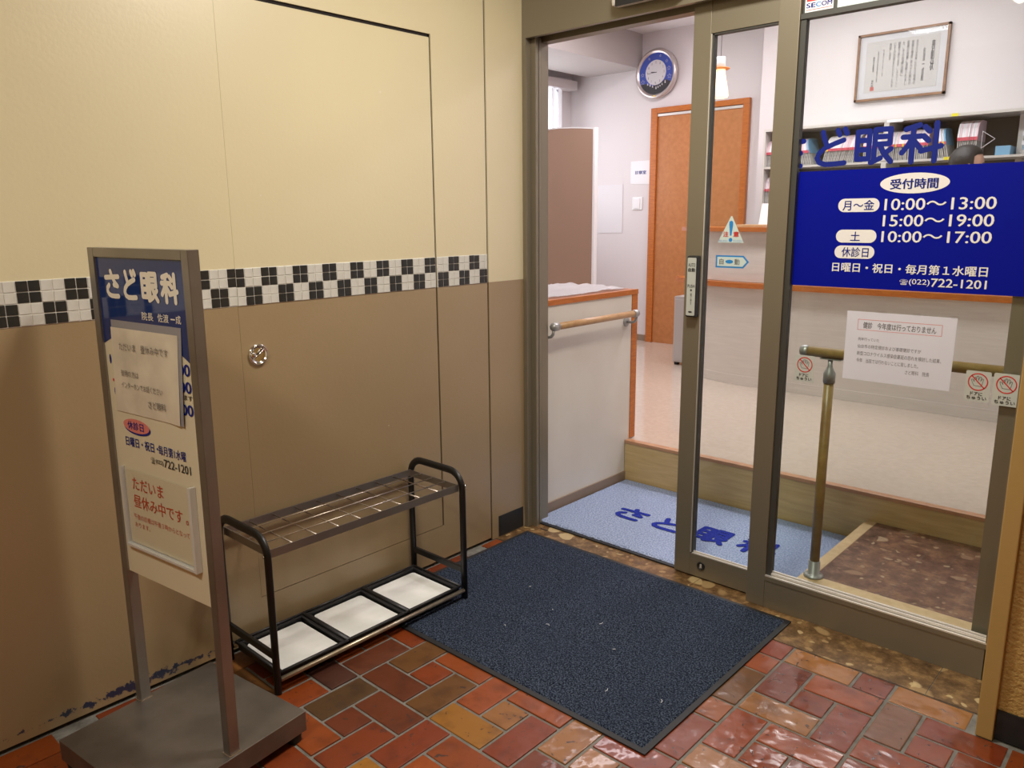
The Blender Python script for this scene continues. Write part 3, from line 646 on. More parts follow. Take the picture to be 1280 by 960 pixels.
for y, s in ((0.150, 1), (0.800, -1)):
    b = B()
    lathe(b, [(0.0, -0.014), (0.012, -0.012), (0.0185, -0.002), (0.0185, 0.03), (0.0165, 0.031)], (0, 0, 0), 'Y', 18)
    if s < 0: bmesh.ops.scale(b, verts=b.verts, vec=(1, -1, 1)); bmesh.ops.recalc_face_normals(b, faces=b.faces)
    bmesh.ops.translate(b, verts=b.verts, vec=(0.043, y, 0.889))
    ec = put('end_cap', b, M['rail_grey'], t)
    b = tb([(0.043, y, 0.878), (0.041, y, 0.858), (0.030, y, 0.845), (0.012, y, 0.841), (-0.016, y, 0.841)], 0.007, 10)
    lathe(b, [(0.024, 0.0), (0.024, 0.005), (0.018, 0.009), (0.0, 0.009)], (-0.0198, y, 0.841), 'X', 20)
    put('bracket', b, M['rail_grey'], t)

# standing handrail behind the fixed glass
t = thing('post_handrail', 'wooden handrail on a slim wooden post standing on the marble step', 'handrail', (1.245, 0.146, 0.1015))
b = lathe(B(), [(0.034, 0.102), (0.034, 0.106), (0.026, 0.112), (0.020, 0.114), (0.020, 0.16), (0.0185, 0.161)], (1.245, 0.146, 0), 'Z', 24)
put('base_flange', b, M['rail_grey'], t)
put('post', tb([(1.245, 0.146, 0.125), (1.247, 0.146, 0.815)], 0.0165, 18), M['post_wood'], t)
b = lathe(B(), [(0.0195, 0.805), (0.0195, 0.838), (0.012, 0.852), (0.008, 0.862), (0.008, 0.886)], (1.247, 0.146, 0), 'Z', 20); box(b, 1.215, 1.285, 0.135, 0.157, 0.884, 0.888)
put('top_bracket', b, M['rail_grey'], t)
put('rail', tb([(1.165, 0.146, 0.9055), (1.898, 0.146, 0.9055)], 0.0175, 20), M['post_wood'], t)
put('end_cap', lathe(B(), [(0.0, -0.006), (0.014, -0.006), (0.0192, 0.0), (0.0192, 0.02), (0.0178, 0.021)], (1.150, 0.146, 0.9055), 'X', 20), M['rail_grey'], t)

# light blue entry mat
t = thing('entry_mat', 'light blue clinic mat with dark blue lettering in the sunken entry', 'mat', (0.0, 0.07, 0.0))
put('backing', bx(-0.008, 1.20, 0.062, 0.806, 0.0005, 0.006), M['rubber'], t)
b = B(); bmesh.ops.create_grid(b, x_segments=150, y_segments=92, size=0.5)
for v in b.verts:
    x = 0.596 + v.co.x * 1.20; y = 0.441 + v.co.y * 0.725
    e = 0.0 if abs(v.co.x) < .497 and abs(v.co.y) < .495 else -0.006
    v.co = Vector((x + (random.uniform(-.003, .003) if e else 0), y + (random.uniform(-.003, .003) if e else 0), 0.0135 + e + 0.0016 * noise.noise((x * 90, y * 90, 0))))
put('pile', b, M['blue_pile'], t, smooth=True)
FL = lambda u, t_, v: Vector((u, v, 0.0158 + t_))
clinic_name([(0.222, 0.335, 0.385, 0.475), (0.425, 0.335, 0.585, 0.475), (0.625, 0.345, 0.785, 0.505), (0.825, 0.350, 0.99, 0.515)], 0.0245, lambda u, t_, v: Vector((u, v, 0.0158 - t_)), M['blue_letter'], t)

# dark loop door mat
t = thing('door_mat', 'large dark navy loop-pile mat with black rubber edge on the brick floor', 'mat', (0.65, -0.5, 0.0))
b = bx(0.053, 1.252, -0.949, -0.043, 0.0008, 0.0055, bev=0.0015)
put('rubber_border', b, M['rubber'], t)
b = B(); bmesh.ops.create_grid(b, x_segments=330, y_segments=245, size=0.5)
for v in b.verts:
    x = 0.6525 + v.co.x * 1.165; y = -0.496 + v.co.y * 0.872
    e = abs(v.co.x) > .4985 or abs(v.co.y) > .498
    v.co = Vector((x, y, 0.0045 if e else 0.0086 + 0.0022 * noise.noise((x * 130, y * 130, 0)) + 0.0008 * noise.noise((x * 300, y * 300, 3))))
put('pile', b, M['navy_carpet'], t, smooth=True)
b = B()
for x, y, a in ((0.905, -0.60, .4), (1.02, -0.80, 1.2), (0.60, -0.53, 2.0), (0.42, -0.45, .2), (0.66, -0.62, 2.6), (1.17, -0.74, 1.6), (0.78, -0.50, .9), (0.55, -0.72, 2.2)):
    l = random.uniform(.003, .008)
    tube(b, [(x, y, 0.0118), (x + l * math.cos(a), y + l * math.sin(a), 0.0128), (x + 2 * l * math.cos(a + .5), y + 2 * l * math.sin(a + .5), 0.0118)], 0.0007, 5)
o = put('lint', b, M['paper'], t); o['kind'] = 'stuff'

# ------------------------------------------------------------------ reception counter
def arc_plan(r, x_end=-0.80, xr=1.899, n=14, cy=3.45):
    """front edge from right to left, curving back at its left end"""
    cx = -0.15; pts = [(xr, cy - r), (cx, cy - r)]
    a1 = math.asin((cx - x_end) / r)
    for k in range(1, n + 1):
        a = a1 * k / n; pts.append((cx - r * math.sin(a), cy - r * math.cos(a)))
    return pts
def curved_slab(b, r_out, r_in, z0, z1, x_end, tip=0.0):
    o_ = arc_plan(r_out, x_end); i_ = arc_plan(r_in, x_end + 0.03)
    V = [[b.verts.new((x, y, z)) for x, y in pl_] for pl_ in (o_, i_) for z in (z0, z1)]
    ol, oh, il, ih = V; n = len(o_)
    for k in range(n - 1):
        b.faces.new((ol[k], ol[k + 1], oh[k + 1], oh[k])); b.faces.new((il[k], ih[k], ih[k + 1], il[k + 1]))
        b.faces.new((oh[k], oh[k + 1], ih[k + 1], ih[k])); b.faces.new((ol[k], il[k], il[k + 1], ol[k + 1]))
    b.faces.new((ol[0], oh[0], ih[0], il[0])); b.faces.new((ol[-1], il[-1], ih[-1], oh[-1]))
    bmesh.ops.recalc_face_normals(b, faces=b.faces); return b
t = thing('reception_counter', 'long whitewashed reception counter with two orange wood ledges and a curved end', 'counter', (0.6, 2.6, 0.218))
put('front_panel', curved_slab(B(), 1.0, 0.96, 0.2185, 0.884, -0.62), M['counter'], t)
put('plinth', curved_slab(B(), 1.003, 1.0, 0.2185, 0.285, -0.62), M['counter'], t)
put('upper_panel', curved_slab(B(), 0.985, 0.945, 0.9225, 1.253, -0.64), M['counter'], t)
put('lower_ledge', curved_slab(B(), 1.045, 0.90, 0.886, 0.920, -0.86), M['orange_wood'], t)
put('upper_ledge', curved_slab(B(), 1.035, 0.75, 1.2545, 1.282, -0.80), M['orange_wood'], t)
put('worktop', bx(-0.05, 1.899, 2.52, 2.70, 0.86, 0.885), M['counter'], t)
t = thing('file_cabinet', 'small light grey cabinet standing at the left end of the reception counter', 'cabinet', (-0.85, 3.0, 0.218))
put('body', bx(-0.955, -0.70, 2.835, 3.2, 0.24, 0.755, bev=0.006), M['cabinet'], t)
put('door', bx(-0.945, -0.71, 2.829, 2.834, 0.255, 0.73, bev=0.002), M['cabinet'], t)
for x in (-0.93, -0.73):
    for y in (2.86, 3.17): put('foot', bx(x - .015, x + .015, y - .015, y + .015, 0.2183, 0.2395), M['black'], t)
b = bx(-0.30, -0.12, 2.50, 2.60, 1.2825, 1.300, bev=0.002)
tag(put('booklet', b, M['pale_edge']), 'flat beige booklet lying on the upper counter ledge', 'booklet')
t = thing('leaflet_stand', 'pinkish leaflets leaning upright at the back of the counter ledge', 'leaflets', (-0.13, 2.64, 1.2825))
for k in range(4):
    b = bx(-0.20, -0.05, -0.0015, 0.0015, 0, 0.16)
    bmesh.ops.rotate(b, verts=b.verts, cent=(0, 0, 0), matrix=Matrix.Rotation(-0.28, 3, 'X')); bmesh.ops.translate(b, verts=b.verts, vec=(0.01 * k, 2.615 + 0.005 * k, 1.2828))
    put('leaflet', b, M['chart_pink' if k % 2 else 'paper'], t)

# tall brown privacy screen
t = thing('privacy_screen', 'tall brown cloth privacy screen with white edge behind the half wall', 'screen', (-1.75, 2.5, 0.218))
b = B(); n = 14; A = []; Bk = []
for k in range(n + 1):
    x = -2.15 + 0.645 * k / n; zt = 2.008 + 0.028 * math.sin(PI * (0.15 + 0.85 * k / n))
    A.append((x, zt))
pts = [(-2.15, 0.26)] + [(x, z) for x, z in A] + [(-1.505, 0.26)]
put('cloth_panel', plate(B(), pts, 0.03, wallframe(2.5)), M['screen'], t)
put('edge_post', bx(-1.504, -1.482, 2.494, 2.536, 0.222, 2.02, bev=0.004), M['white'], t)
b = B(); strip = [(x, z + 0.0005) for x, z in A] + [(x, z + 0.010) for x, z in A[::-1]]
put('top_trim', plate(B(), strip, 0.034, wallframe(2.498)), M['white'], t)
for x in (-2.1, -1.5): put('foot', bx(x - .02, x + .02, 2.32, 2.70, 0.2185, 0.245, bev=.004), M['white'], t)

# ------------------------------------------------------------------ clinic door, clock and wall items
t = struct('door_3', bx(-1.685, -0.885, 3.69, 3.708, 0.2185, 2.235), M['door_wood'])
b = box(box(bx(-1.751, -1.687, 3.672, 3.7095, 0.2185, 2.284, bev=.003), -0.883, -0.829, 3.672, 3.7095, 0.2185, 2.284, bev=.003), -1.687, -0.883, 3.672, 3.7095, 2.238, 2.284, bev=.003)
put('frame', b, M['orange_wood'], t); put('top_track', bx(-1.685, -0.885, 3.680, 3.689, 2.212, 2.232), M['alu'], t)

CX, CY, CZ = -1.705, 3.708, 2.567
t = thing('wall_clock', 'round silver wall clock with blue dial ring above the brown door', 'clock', (CX, CY, CZ))
put('rim', lathe(B(), [(0.175, 0.0), (0.205, -0.012), (0.207, -0.045), (0.196, -0.062), (0.178, -0.060), (0.170, -0.045)], (CX, CY, CZ), 'Y', 48), M['clock_rim'], t)
F = wallframe(CY - 0.046)
put('dial_ring', plate(B(), ell(CX, CZ, 0.172, 0.172, 48), 0.004, F), M['clock_blue'], t)
def ck(u, t_, v): return F(CX + u, t_, CZ + v)
b = B(); pts = [(0.170 * math.cos(a), 0.170 * math.sin(a)) for a in [math.radians(-152 + 124 * k / 20) for k in range(21)]] + [(0.10, -0.055), (0.04, -0.09), (-0.03, -0.10), (-0.10, -0.075)]
lp = put('lower_scene', plate(B(), pts, 0.0008, lambda u, t_, v: ck(u, t_ - 0.0018, v)), M['ink'], t)
b = B()
for q in (-0.085, -0.06, -0.035, 0.0, 0.02, 0.04, 0.06, 0.09):
    h = random.uniform(.012, .03); zb = -0.128 + 0.045 * abs(q) / .1; plate(b, [(q, zb), (q + 0.012, zb), (q + 0.008, zb + h), (q + .003, zb + h * .8)], 0.0006, lambda u, t_, v: ck(u, t_ - 0.0028, v))
put('scene_figures', b, M['clock_face'], lp)['kind'] = 'stuff'
fc = put('face', plate(B(), ell(CX, CZ + 0.008, 0.103, 0.103, 40), 0.003, lambda u, t_, v: F(u, t_ - 0.004, v)), M['clock_face'], t)
b = B()
for h in range(1, 13):
    a = PI / 2 - h * PI / 6; s_ = 0.0095; cu, cv = 0.083 * math.cos(a), 0.008 + 0.083 * math.sin(a)
    w_ = s_ * (0.7 if h < 10 else 1.1)
    text([(str(h), cu - w_ * (.35 if h == 1 else .6), cv - s_, cu + w_ * (.35 if h == 1 else .6), cv + s_, 0.0)], ck, -0.0046, b)
put('numerals', b, M['ink'], fc)['kind'] = 'stuff'
b = strokes(B(), [[(0.005, 0.008), (-0.045, 0.014)]], 0.006, ck, -0.0052); strokes(b, [[(0.012, 0.010), (-0.078, 0.003)]], 0.0035, ck, -0.0056)
put('hands', b, M['ink'], fc)
b = B()
for (u, v, r_) in ((-0.135, 0.0, .016), (-0.13, -0.06, .02), (0.128, 0.03, .018), (0.135, -0.035, .02), (-0.07, 0.125, .01), (0.04, 0.14, .01), (0.105, 0.09, .013)):
    pts = []
    for k in range(10): a = PI / 2 + k * PI / 5; q = r_ if k % 2 == 0 else r_ * .45; pts.append((u + q * math.cos(a), v + q * math.sin(a)))
    strokes(b, [pts + [pts[0]]], 0.0018, ck, -0.0012)
put('star_outlines', b, M['shelf_grey'], t)['kind'] = 'stuff'
put('glass_cover', plate(B(), ell(CX, CZ, 0.176, 0.176, 40), 0.002, lambda u, t_, v: F(u, t_ - 0.012, v)), M['glass_soft'], t)
put('bottom_badge', plate(B(), ell(CX - .002, CZ - 0.187, 0.012, 0.007, 14), 0.002, lambda u, t_, v: F(u, t_ - 0.0175, v)), M['tab_yellow'], t)

F = wallframe(3.706)
t = thing('room_sign', 'white paper sign reading a room name beside the brown door', 'sign', (-1.867, 3.706, 1.75))
put('paper', plate(B(), [(-1.973, 1.65), (-1.762, 1.643), (-1.760, 1.850), (-1.972, 1.849)], 0.0025, F), M['paper'], t)
put('lettering', text([('診察室', -1.925, 1.732, -1.806, 1.764, 0.02)], F, -0.0006), M['letter_blue'], t)
t = thing('light_switch', 'white wall switch plate under the room name paper', 'switch', (-1.892, 3.7, 1.475))
put('plate', bx(-1.946, -1.838, 3.700, 3.7095, 1.418, 1.532, bev=0.004), M['white'], t); put('rocker', bx(-1.925, -1.862, 3.694, 3.701, 1.430, 1.520, bev=0.003), M['paper'], t)
tag(put('wall_sheet', plate(B(), [(-2.36, 1.205), (-2.055, 1.21), (-2.055, 1.648), (-2.362, 1.652)], 0.002, F), M['faint']), 'large faint blank sheet stuck on the wall right of the brown screen', 'sheet')
t = thing('wall_poster', 'narrow white poster strip at the right edge of the brown screen', 'poster', (-2.41, 3.7, 1.6))
put('paper', plate(B(), [(-2.62, 1.32), (-2.375, 1.32), (-2.38, 1.86), (-2.62, 1.86)], 0.003, wallframe(3.702)), M['paper'], t)
put('blue_print', plate(B(), [(-2.43, 1.43), (-2.395, 1.43), (-2.395, 1.465), (-2.43, 1.465)], 0.0006, wallframe(3.7010)), M['cyan'], t)

# pendant lamp
LX, LY = -0.442, 2.45
t = thing('pendant_lamp', 'small glowing opal pendant lamp with an orange ring above the counter', 'lamp', (LX, LY, 2.92))
put('cord', tb([(LX, LY, 2.37), (LX, LY, 2.919)], 0.0025, 8), M['greyink'], t)
put('socket', lathe(B(), [(0.0, 2.372), (0.030, 2.370), (0.031, 2.302), (0.0, 2.302)], (LX, LY, 0), 'Z', 24), M['white'], t)
put('ring', lathe(B(), [(0.030, 2.304), (0.058, 2.302), (0.062, 2.297), (0.055, 2.293), (0.030, 2.291)], (LX, LY, 0), 'Z', 28), M['lamp_orange'], t)
put('shade', lathe(B(), [(0.031, 2.291), (0.033, 2.26), (0.043, 2.21), (0.053, 2.16), (0.056, 2.13), (0.053, 2.118), (0.048, 2.12)], (LX, LY, 0), 'Z', 28), M['lampshade'], t)

# framed certificate
t = thing('framed_certificate', 'framed certificate with vertical writing and a red seal above the shelf', 'picture', (0.365, 3.44, 2.35))
x0_, x1_, z0_, z1_ = 0.078, 0.655, 2.130, 2.568
b = box(box(box(bx(x0_, x0_ + .014, 3.42, 3.4495, z0_, z1_), x1_ - .014, x1_, 3.42, 3.4495, z0_, z1_), x0_, x1_, 3.42, 3.4495, z0_, z0_ + .014), x0_, x1_, 3.42, 3.4495, z1_ - .014, z1_)
put('frame', b, M['frame_gold'], t); put('mount', bx(x0_ + .01, x1_ - .01, 3.434, 3.449, z0_ + .01, z1_ - .01), M['paper'], t)
F = wallframe(3.432)
pp = put('paper', plate(B(), [(x0_ + .058, z0_ + .055), (x1_ - .058, z0_ + .055), (x1_ - .058, z1_ - .055), (x0_ + .058, z1_ - .055)], 0.0015, F), M['vellum'], t)
cols = [('表\n彰\n状', 0.548, 2.285, 0.572, 2.475, .03), ('殿\n成\n一\n渡\n佐'[::-1], 0.500, 2.225, 0.516, 2.435, .01),
        ('あなたは永年にわたり地域の', 0.452, 2.21, 0.468, 2.49, 0), ('健康の増進に尽力され眼科の', 0.424, 2.21, 0.440, 2.49, 0), ('医療の発展に貢献されまし', 0.396, 2.21, 0.412, 2.49, 0),
        ('た。その功績は誠に', 0.368, 2.27, 0.384, 2.49, 0), ('顕著であります。よってここ', 0.340, 2.205, 0.356, 2.49, 0), ('にその功労をたたえこれを', 0.312, 2.205, 0.328, 2.49, 0), ('表彰します', 0.284, 2.38, 0.300, 2.49, 0),
        ('平成十年十月一日', 0.246, 2.285, 0.255, 2.455, 0), ('仙台市長職務代理', 0.212, 2.25, 0.221, 2.45, 0), ('市長 印', 0.183, 2.215, 0.196, 2.42, .01)]
put('lettering', text([('\n'.join(s) if '\n' not in s else s, a, c0, d, e_, bo, 0.9) for s, a, c0, d, e_, bo in cols if 'い' != s], F, -0.0006), M['greyink'], pp)
put('seal', plate(B(), [(0.178, 2.195), (0.202, 2.195), (0.202, 2.221), (0.178, 2.221)], 0.0004, lambda u, t_, v: F(u, t_ - 0.0012, v)), M['pink'], pp)
put('glass', bx(x0_ + .013, x1_ - .013, 3.424, 3.4255, z0_ + .013, z1_ - .013), M['glass_soft'], t)

# ------------------------------------------------------------------ chart shelf
t = thing('chart_shelf', 'wide pale grey shelf unit with dark back holding patient folders', 'shelf', (0.6, 3.3, 0.218))
b = B(); XL, XR = -0.448, 1.88
box(b, XL, XL + .014, 3.15, 3.448, 0.219, 1.968); box(b, XR - .014, XR, 3.15, 3.448, 0.219, 1.968); box(b, XL + .014, XR - .014, 3.15, 3.448, 1.951, 1.968)
put('carcass', b, M['shelf_grey'], t); put('back_panel', bx(XL + .014, XR - .014, 3.436, 3.447, 0.22, 1.95), M['shelf_back'], t)
levels = [1.704, 1.445, 1.186, 0.927, 0.668, 0.409]
for z in levels: put('shelf_board', bx(XL + .0145, XR - .0145, 3.155, 3.4355, z - 0.014, z), M['shelf_grey'], t)
for xd in (0.40, 1.14):
    for k, z in enumerate(levels):
        put('divider', bx(xd - .016, xd + .016, 3.152 if xd < 1 else 3.30, 3.435, z + .0005, (1.9505 if k == 0 else levels[k - 1] - .0145)), M['shelf_grey'], t)
F = wallframe(3.1485)
put('paper_label', plate(B(), [(0.40, 1.945), (0.50, 1.945), (0.50, 1.963), (0.40, 1.963)], 0.001, F), M['paper'], t, label='small white strip label on the shelf top edge')
for xx, zz in ((0.80, 1.957), (0.78, 1.697)): put('yellow_label', plate(B(), [(xx - .02, zz - .006), (xx + .02, zz - .006), (xx + .02, zz + .012), (xx - .02, zz + .012)], 0.001, F), M['yellow'], t, label='yellow sticky label')

def folder_meshes(cm, tm):
    # local: x thickness centred, y depth backwards, z up; rounded top front corner
    H_, D_, T_ = 0.195, 0.20, 0.0105
    prof = [(0.0, 0.085), (0.0, 0.105), (0.012, 0.150), (0.03, 0.175), (0.06, 0.188), (0.10, H_), (D_, H_), (D_, 0.085)]
    b_ = B(); plate(b_, [(y, z) for y, z in prof], T_, lambda u, t_, v: Vector((t_ - T_ / 2, u, v))); m1 = bpy.data.meshes.new('chart_folder'); b_.to_mesh(m1); b_.free(); m1.materials.append(cm)
    b_ = B(); box(b_, -0.0035, 0.0035, 0.004, D_, 0.0, 0.0845); m2 = bpy.data.meshes.new('pages'); b_.to_mesh(m2); b_.free(); m2.materials.append(M['pages'])
    b_ = B(); box(b_, -0.0052, 0.0052, -0.0015, 0.01, 0.086, 0.104); m3 = bpy.data.meshes.new('color_tab'); b_.to_mesh(m3); b_.free(); m3.materials.append(tm)
    return m1, m2, m3
FM = [folder_meshes(M['chart_white'], M['tab_red']), folder_meshes(M['chart_white'], M['tab_red']), folder_meshes(M['chart_pink'], M['tab_red']), folder_meshes(M['chart_white'], M['tab_yellow']), folder_meshes(M['chart_blue'], M['tab_red'])]
WHERE = {'a': 'on the top shelf left of the divider', 'b': 'on the top shelf right of the divider', 'c': 'in the tall bundle next to the wire bookend',
         'd': 'at the left end of the second shelf', 'e': 'at the left end of the third shelf'}
LOOK = ['white patient folder with red tab', 'white patient folder with red tab', 'pinkish patient folder with red tab', 'white patient folder with yellow tab', 'blue patient folder with red tab']
def folder(x, z, lean, kind, g, sc=1.0):
    ms_ = FM[kind]; o = link(bpy.data.objects.new('chart_folder', ms_[0]))
    dx = math.sin(abs(lean)) * 0.0056
    o.location = (x, 3.175 + random.uniform(0, .008), z + 0.0005 + dx); o.rotation_euler = (0, lean, 0); o.scale = (1, 1, sc)
    lb_ = '%s %s %s' % (LOOK[kind], 'leaning' if abs(lean) > .01 else 'upright', WHERE[g])
    tag(o, lb_, 'folder', None if kind == 4 else lb_.replace('folder', 'folders', 1))
    for nm, me in (('pages', ms_[1]), ('color_tab', ms_[2])):
        c_ = link(bpy.data.objects.new(nm, me)); c_.parent = o
def row(x0, x1, z, g, lean, last_blue=False, sc=1.0):
    st_ = 0.0112 / math.cos(lean); n_ = int((x1 - x0) / st_)
    for k in range(n_):
        kd = random.choice((0, 0, 1, 2, 2, 3))
        if last_blue and k == n_ - 1: kd = 4
        folder(x0 + k * st_, z, lean, kd, g, sc)
Z1 = levels[0]
row(-0.428, -0.21, Z1, 'a', 0.0); row(-0.160, -0.08, Z1, 'a', -0.24, True)
row(-0.02, 0.20, Z1, 'a', 0.2); row(0.256, 0.385, Z1, 'a', 0.0)
row(0.424, 0.66, Z1, 'b', 0.0); row(0.715, 0.79, Z1, 'b', -0.22, True); row(0.825, 0.94, Z1, 'c', 0.0, sc=1.15)
row(-0.428, -0.20, levels[1], 'd', 0.0); row(-0.428, -0.25, levels[2], 'e', 0.0)
t = thing('bookend', 'thin wire triangle bookend on the top shelf right of the upright bundle', 'bookend', (0.96, 3.2, Z1))
put('wire', tb([(0.955, 3.19, Z1 + .003), (0.955, 3.19, Z1 + .15), (1.025, 3.19, Z1 + .10), (0.958, 3.19, Z1 + .05)], 0.0025, 6), M['chart_white'], t)
for k, (w_, m_, lb) in enumerate((('w', 'pages', 'grey file lying flat, lowest of the pile on the shelf far right'), ('b', 'chart_blue', 'blue file lying flat in the pile on the shelf far right'), ('w', 'chart_white', 'white file above the blue one in the flat pile'), ('w', 'blackplastic', 'dark file under the white papers in the flat pile'), ('w', 'chart_white', 'white papers topmost of the flat pile on the shelf'))):
    z = Z1 + 0.0008 + k * 0.0262
    tag(put('flat_file', bx(1.17 + .01 * (k % 2), 1.50 + .02 * (k % 3), 3.17 + .006 * (k % 3), 3.40, z, z + 0.0255, bev=.002), M[m_]), lb, 'file')
tag(put('flat_file', bx(1.035, 1.115, 3.18, 3.36, Z1 + .0008, Z1 + .055, bev=.003), M['chart_blue']), 'pale blue box file lying between the bookend and the shelf divider', 'file')

# ------------------------------------------------------------------ person behind the counter
def skin_body(name, chains, parent, mats, assign, sub=1):
    vs, es, rad = [], [], []
    for ch in chains:
        start = ch[0]; prev = None
        for k, pr_ in enumerate(ch[1]):
            if pr_ is None: prev = start; continue
            p, r = pr_
            vs.append(p); rad.append(r); i = len(vs) - 1
            if prev is not None: es.append((prev, i))
            prev = i
        pass
    me = bpy.data.meshes.new(name); me.from_pydata(vs, es, []); o = link(bpy.data.objects.new(name, me))
    o.modifiers.new('skin', 'SKIN'); sv = me.skin_vertices[0].data
    for i, r in enumerate(rad): sv[i].radius = r if isinstance(r, tuple) else (r, r)
    sv[0].use_root = True
    sm = o.modifiers.new('sub', 'SUBSURF'); sm.levels = sub; sm.render_levels = sub
    m2 = bpy.data.meshes.new_from_object(o.evaluated_get(bpy.context.evaluated_depsgraph_get()))
    bpy.data.objects.remove(o)
    for m_ in mats: m2.materials.append(m_)
    for p in m2.polygons: p.material_index = assign(p.center); p.use_smooth = True
    q = link(bpy.data.objects.new(name, m2)); q.parent = parent
    return q
px, py, pz = 0.95, 2.925, 0.218
pz -= 0.0
t = thing('person', 'person with short dark hair in a pale blue top standing behind the reception counter', 'person', (px, py, pz), PI / 2)
def V_(x, y, z): return (x, y, z)
pel = len  # chain indices follow insertion order: pelvis is vertex 0
chains = []
spine = [(V_(0, 0, 0.78), (0.14, 0.10)), (V_(0, 0.0, 0.92), (0.115, 0.085)), (V_(0, -0.005, 1.06), (0.13, 0.095)), (V_(0, 0.0, 1.18), (0.145, 0.09)), (V_(0, -0.0, 1.26), (0.07, 0.06)), (V_(0, -0.01, 1.31), (0.047, 0.047)), (V_(0, -0.012, 1.345), (0.052, 0.055)), (V_(0, -0.016, 1.40), (0.070, 0.082)), (V_(0, -0.012, 1.46), (0.072, 0.085)), (V_(0, -0.005, 1.505), (0.045, 0.055))]
chains.append([None, spine])
def limb(root, pts): chains.append([root, [None] + pts])
for s in (1, -1):
    limb(0, [(V_(s * .085, 0, 0.70), .078), (V_(s * .09, -.005, 0.42), .052), (V_(s * .09, 0, 0.25), .047), (V_(s * .09, .01, 0.07), .033), (V_(s * .095, -.05, 0.035), .032), (V_(s * .10, -.13, 0.022), .025)])
    limb(3, [(V_(s * .16, 0, 1.19), .05), (V_(s * .20, .01, 1.0), .038), (V_(s * .205, -.03, 0.93), .034), (V_(s * .17, -.18, 0.86), .024), (V_(s * .165, -.23, 0.845), (.026, .018))])
    w_ = sum(len(c_[1]) - (0 if c_[0] is None else 1) for c_ in chains) - 1
    for f_, (dx, dl) in enumerate(((-.028, .07), (-.009, .08), (.010, .075), (.028, .06))):
        limb(w_, [(V_(s * .165 + dx, -.27, 0.838), .0085), (V_(s * .165 + dx, -.27 - dl * .6, 0.830), .008), (V_(s * .165 + dx, -.27 - dl, 0.818), .0065)])
    limb(w_, [(V_(s * .165 - s * .035, -.235, 0.84), .010), (V_(s * .165 - s * .052, -.27, 0.832), .009)])
def asg(c_):
    if c_[2] > 1.245 or (c_[1] < -0.10 and 0.7 < c_[2] < 1.0): return 0
    return 1 if c_[2] > 0.74 else 2
skin_body('body', chains, t, [M['skin'], M['uniform'], M['trousers']], asg, 2)
b = B(); bmesh.ops.create_uvsphere(b, u_segments=20, v_segments=14, radius=1.0)
for v in b.verts:
    q = v.co.copy(); v.co = Vector((q.x * 0.085, 0.006 + q.y * 0.098, 1.445 + q.z * 0.098))
    if q.y < -0.35 and q.z < 0.35: v.co.y = max(v.co.y, -0.045)
    if q.z < -0.4: v.co.z = max(v.co.z, 1.375); 
put('hair', b, M['hair'], t, local=True, smooth=True)
b = B()
for s in (1, -1): bmesh.ops.create_uvsphere(b, u_segments=10, v_segments=8, radius=0.009, matrix=Matrix.Translation((s * .03, -.094, 1.425)))
put('eyes', b, M['ink'], t, local=True, smooth=True)
b = B(); bmesh.ops.create_cone(b, segments=8, radius1=0.014, radius2=0.006, depth=0.035, matrix=Matrix.Translation((0, -.104, 1.405))); box(b, -.022, .022, -.094, -.086, 1.368, 1.376, bev=.003)
for s in (1, -1): box(b, s * .072 - .008, s * .072 + .008, -.03, 0.0, 1.39, 1.43, bev=.006)
put('face', b, M['skin'], t, local=True, smooth=True)

for o_ in t.children: o_.scale = (0.88, 1, 1)

# ------------------------------------------------------------------ films, stickers and notices on the glass (outer face, y = 0.03)
GF = 0.0294
F = wallframe(GF)
def Fl(d): return lambda u, t_, v: Vector((u, GF - d + t_, v))
t = thing('glass_title', 'large blue clinic name lettering stuck on the fixed glass pane', 'lettering', (1.32, GF, 1.5))
clinic_name([(1.060, 1.502, 1.166, 1.612), (1.187, 1.504, 1.300, 1.618), (1.309, 1.503, 1.427, 1.613), (1.438, 1.499, 1.558, 1.617)], 0.0155, F, M['letter_blue'], t)
t = thing('hours_panel', 'royal blue opening hours panel filling the middle of the glass', 'sign', (1.45, GF, 1.137))
put('film', plate(B(), [(1.098, 1.137), (1.8115, 1.137), (1.8115, 1.493), (1.098, 1.493)], 0.0005, F), M['blue_film'], t)
b = plate(B(), ell(1.4885, 1.447, 0.0935, 0.029, 40), 0.0003, Fl(.0006))
for (a0, a1, c0, c1) in ((1.277, 1.398, 1.367, 1.407), (1.277, 1.397, 1.275, 1.314), (1.276, 1.395, 1.227, 1.266)): plate(b, rrect(a0, a1, c0, c1, .019, 7), 0.0003, Fl(.0006))
ov = put('white_ovals', b, M['letter_white'], t); ov['kind'] = 'stuff'
put('oval_lettering', text([('受付時間', 1.424, 1.431, 1.552, 1.460, .03), ('月〜金', 1.291, 1.372, 1.383, 1.402, .012), ('土', 1.321, 1.281, 1.349, 1.308, .012), ('休診日', 1.298, 1.232, 1.378, 1.261, .012)], F, -0.0010), M['letter_blue'], ov)
put('lettering', text([('10:00〜13:00', 1.413, 1.371, 1.702, 1.404, .012), ('15:00〜19:00', 1.412, 1.324, 1.701, 1.357, .012), ('10:00〜17:00', 1.412, 1.278, 1.700, 1.310, .012),
     ('日曜日・祝日・毎月第１水曜日', 1.273, 1.186, 1.700, 1.214, .022), ('☎', 1.474, 1.154, 1.497, 1.170, .0), ('(022)', 1.500, 1.152, 1.556, 1.172, .006), ('722-1201', 1.560, 1.152, 1.701, 1.176, .014)], F, -0.0006), M['letter_white'], t)
t = thing('paper_notice', 'white paper notice taped inside the glass under the blue panel', 'notice', (1.484, GF, 0.851))
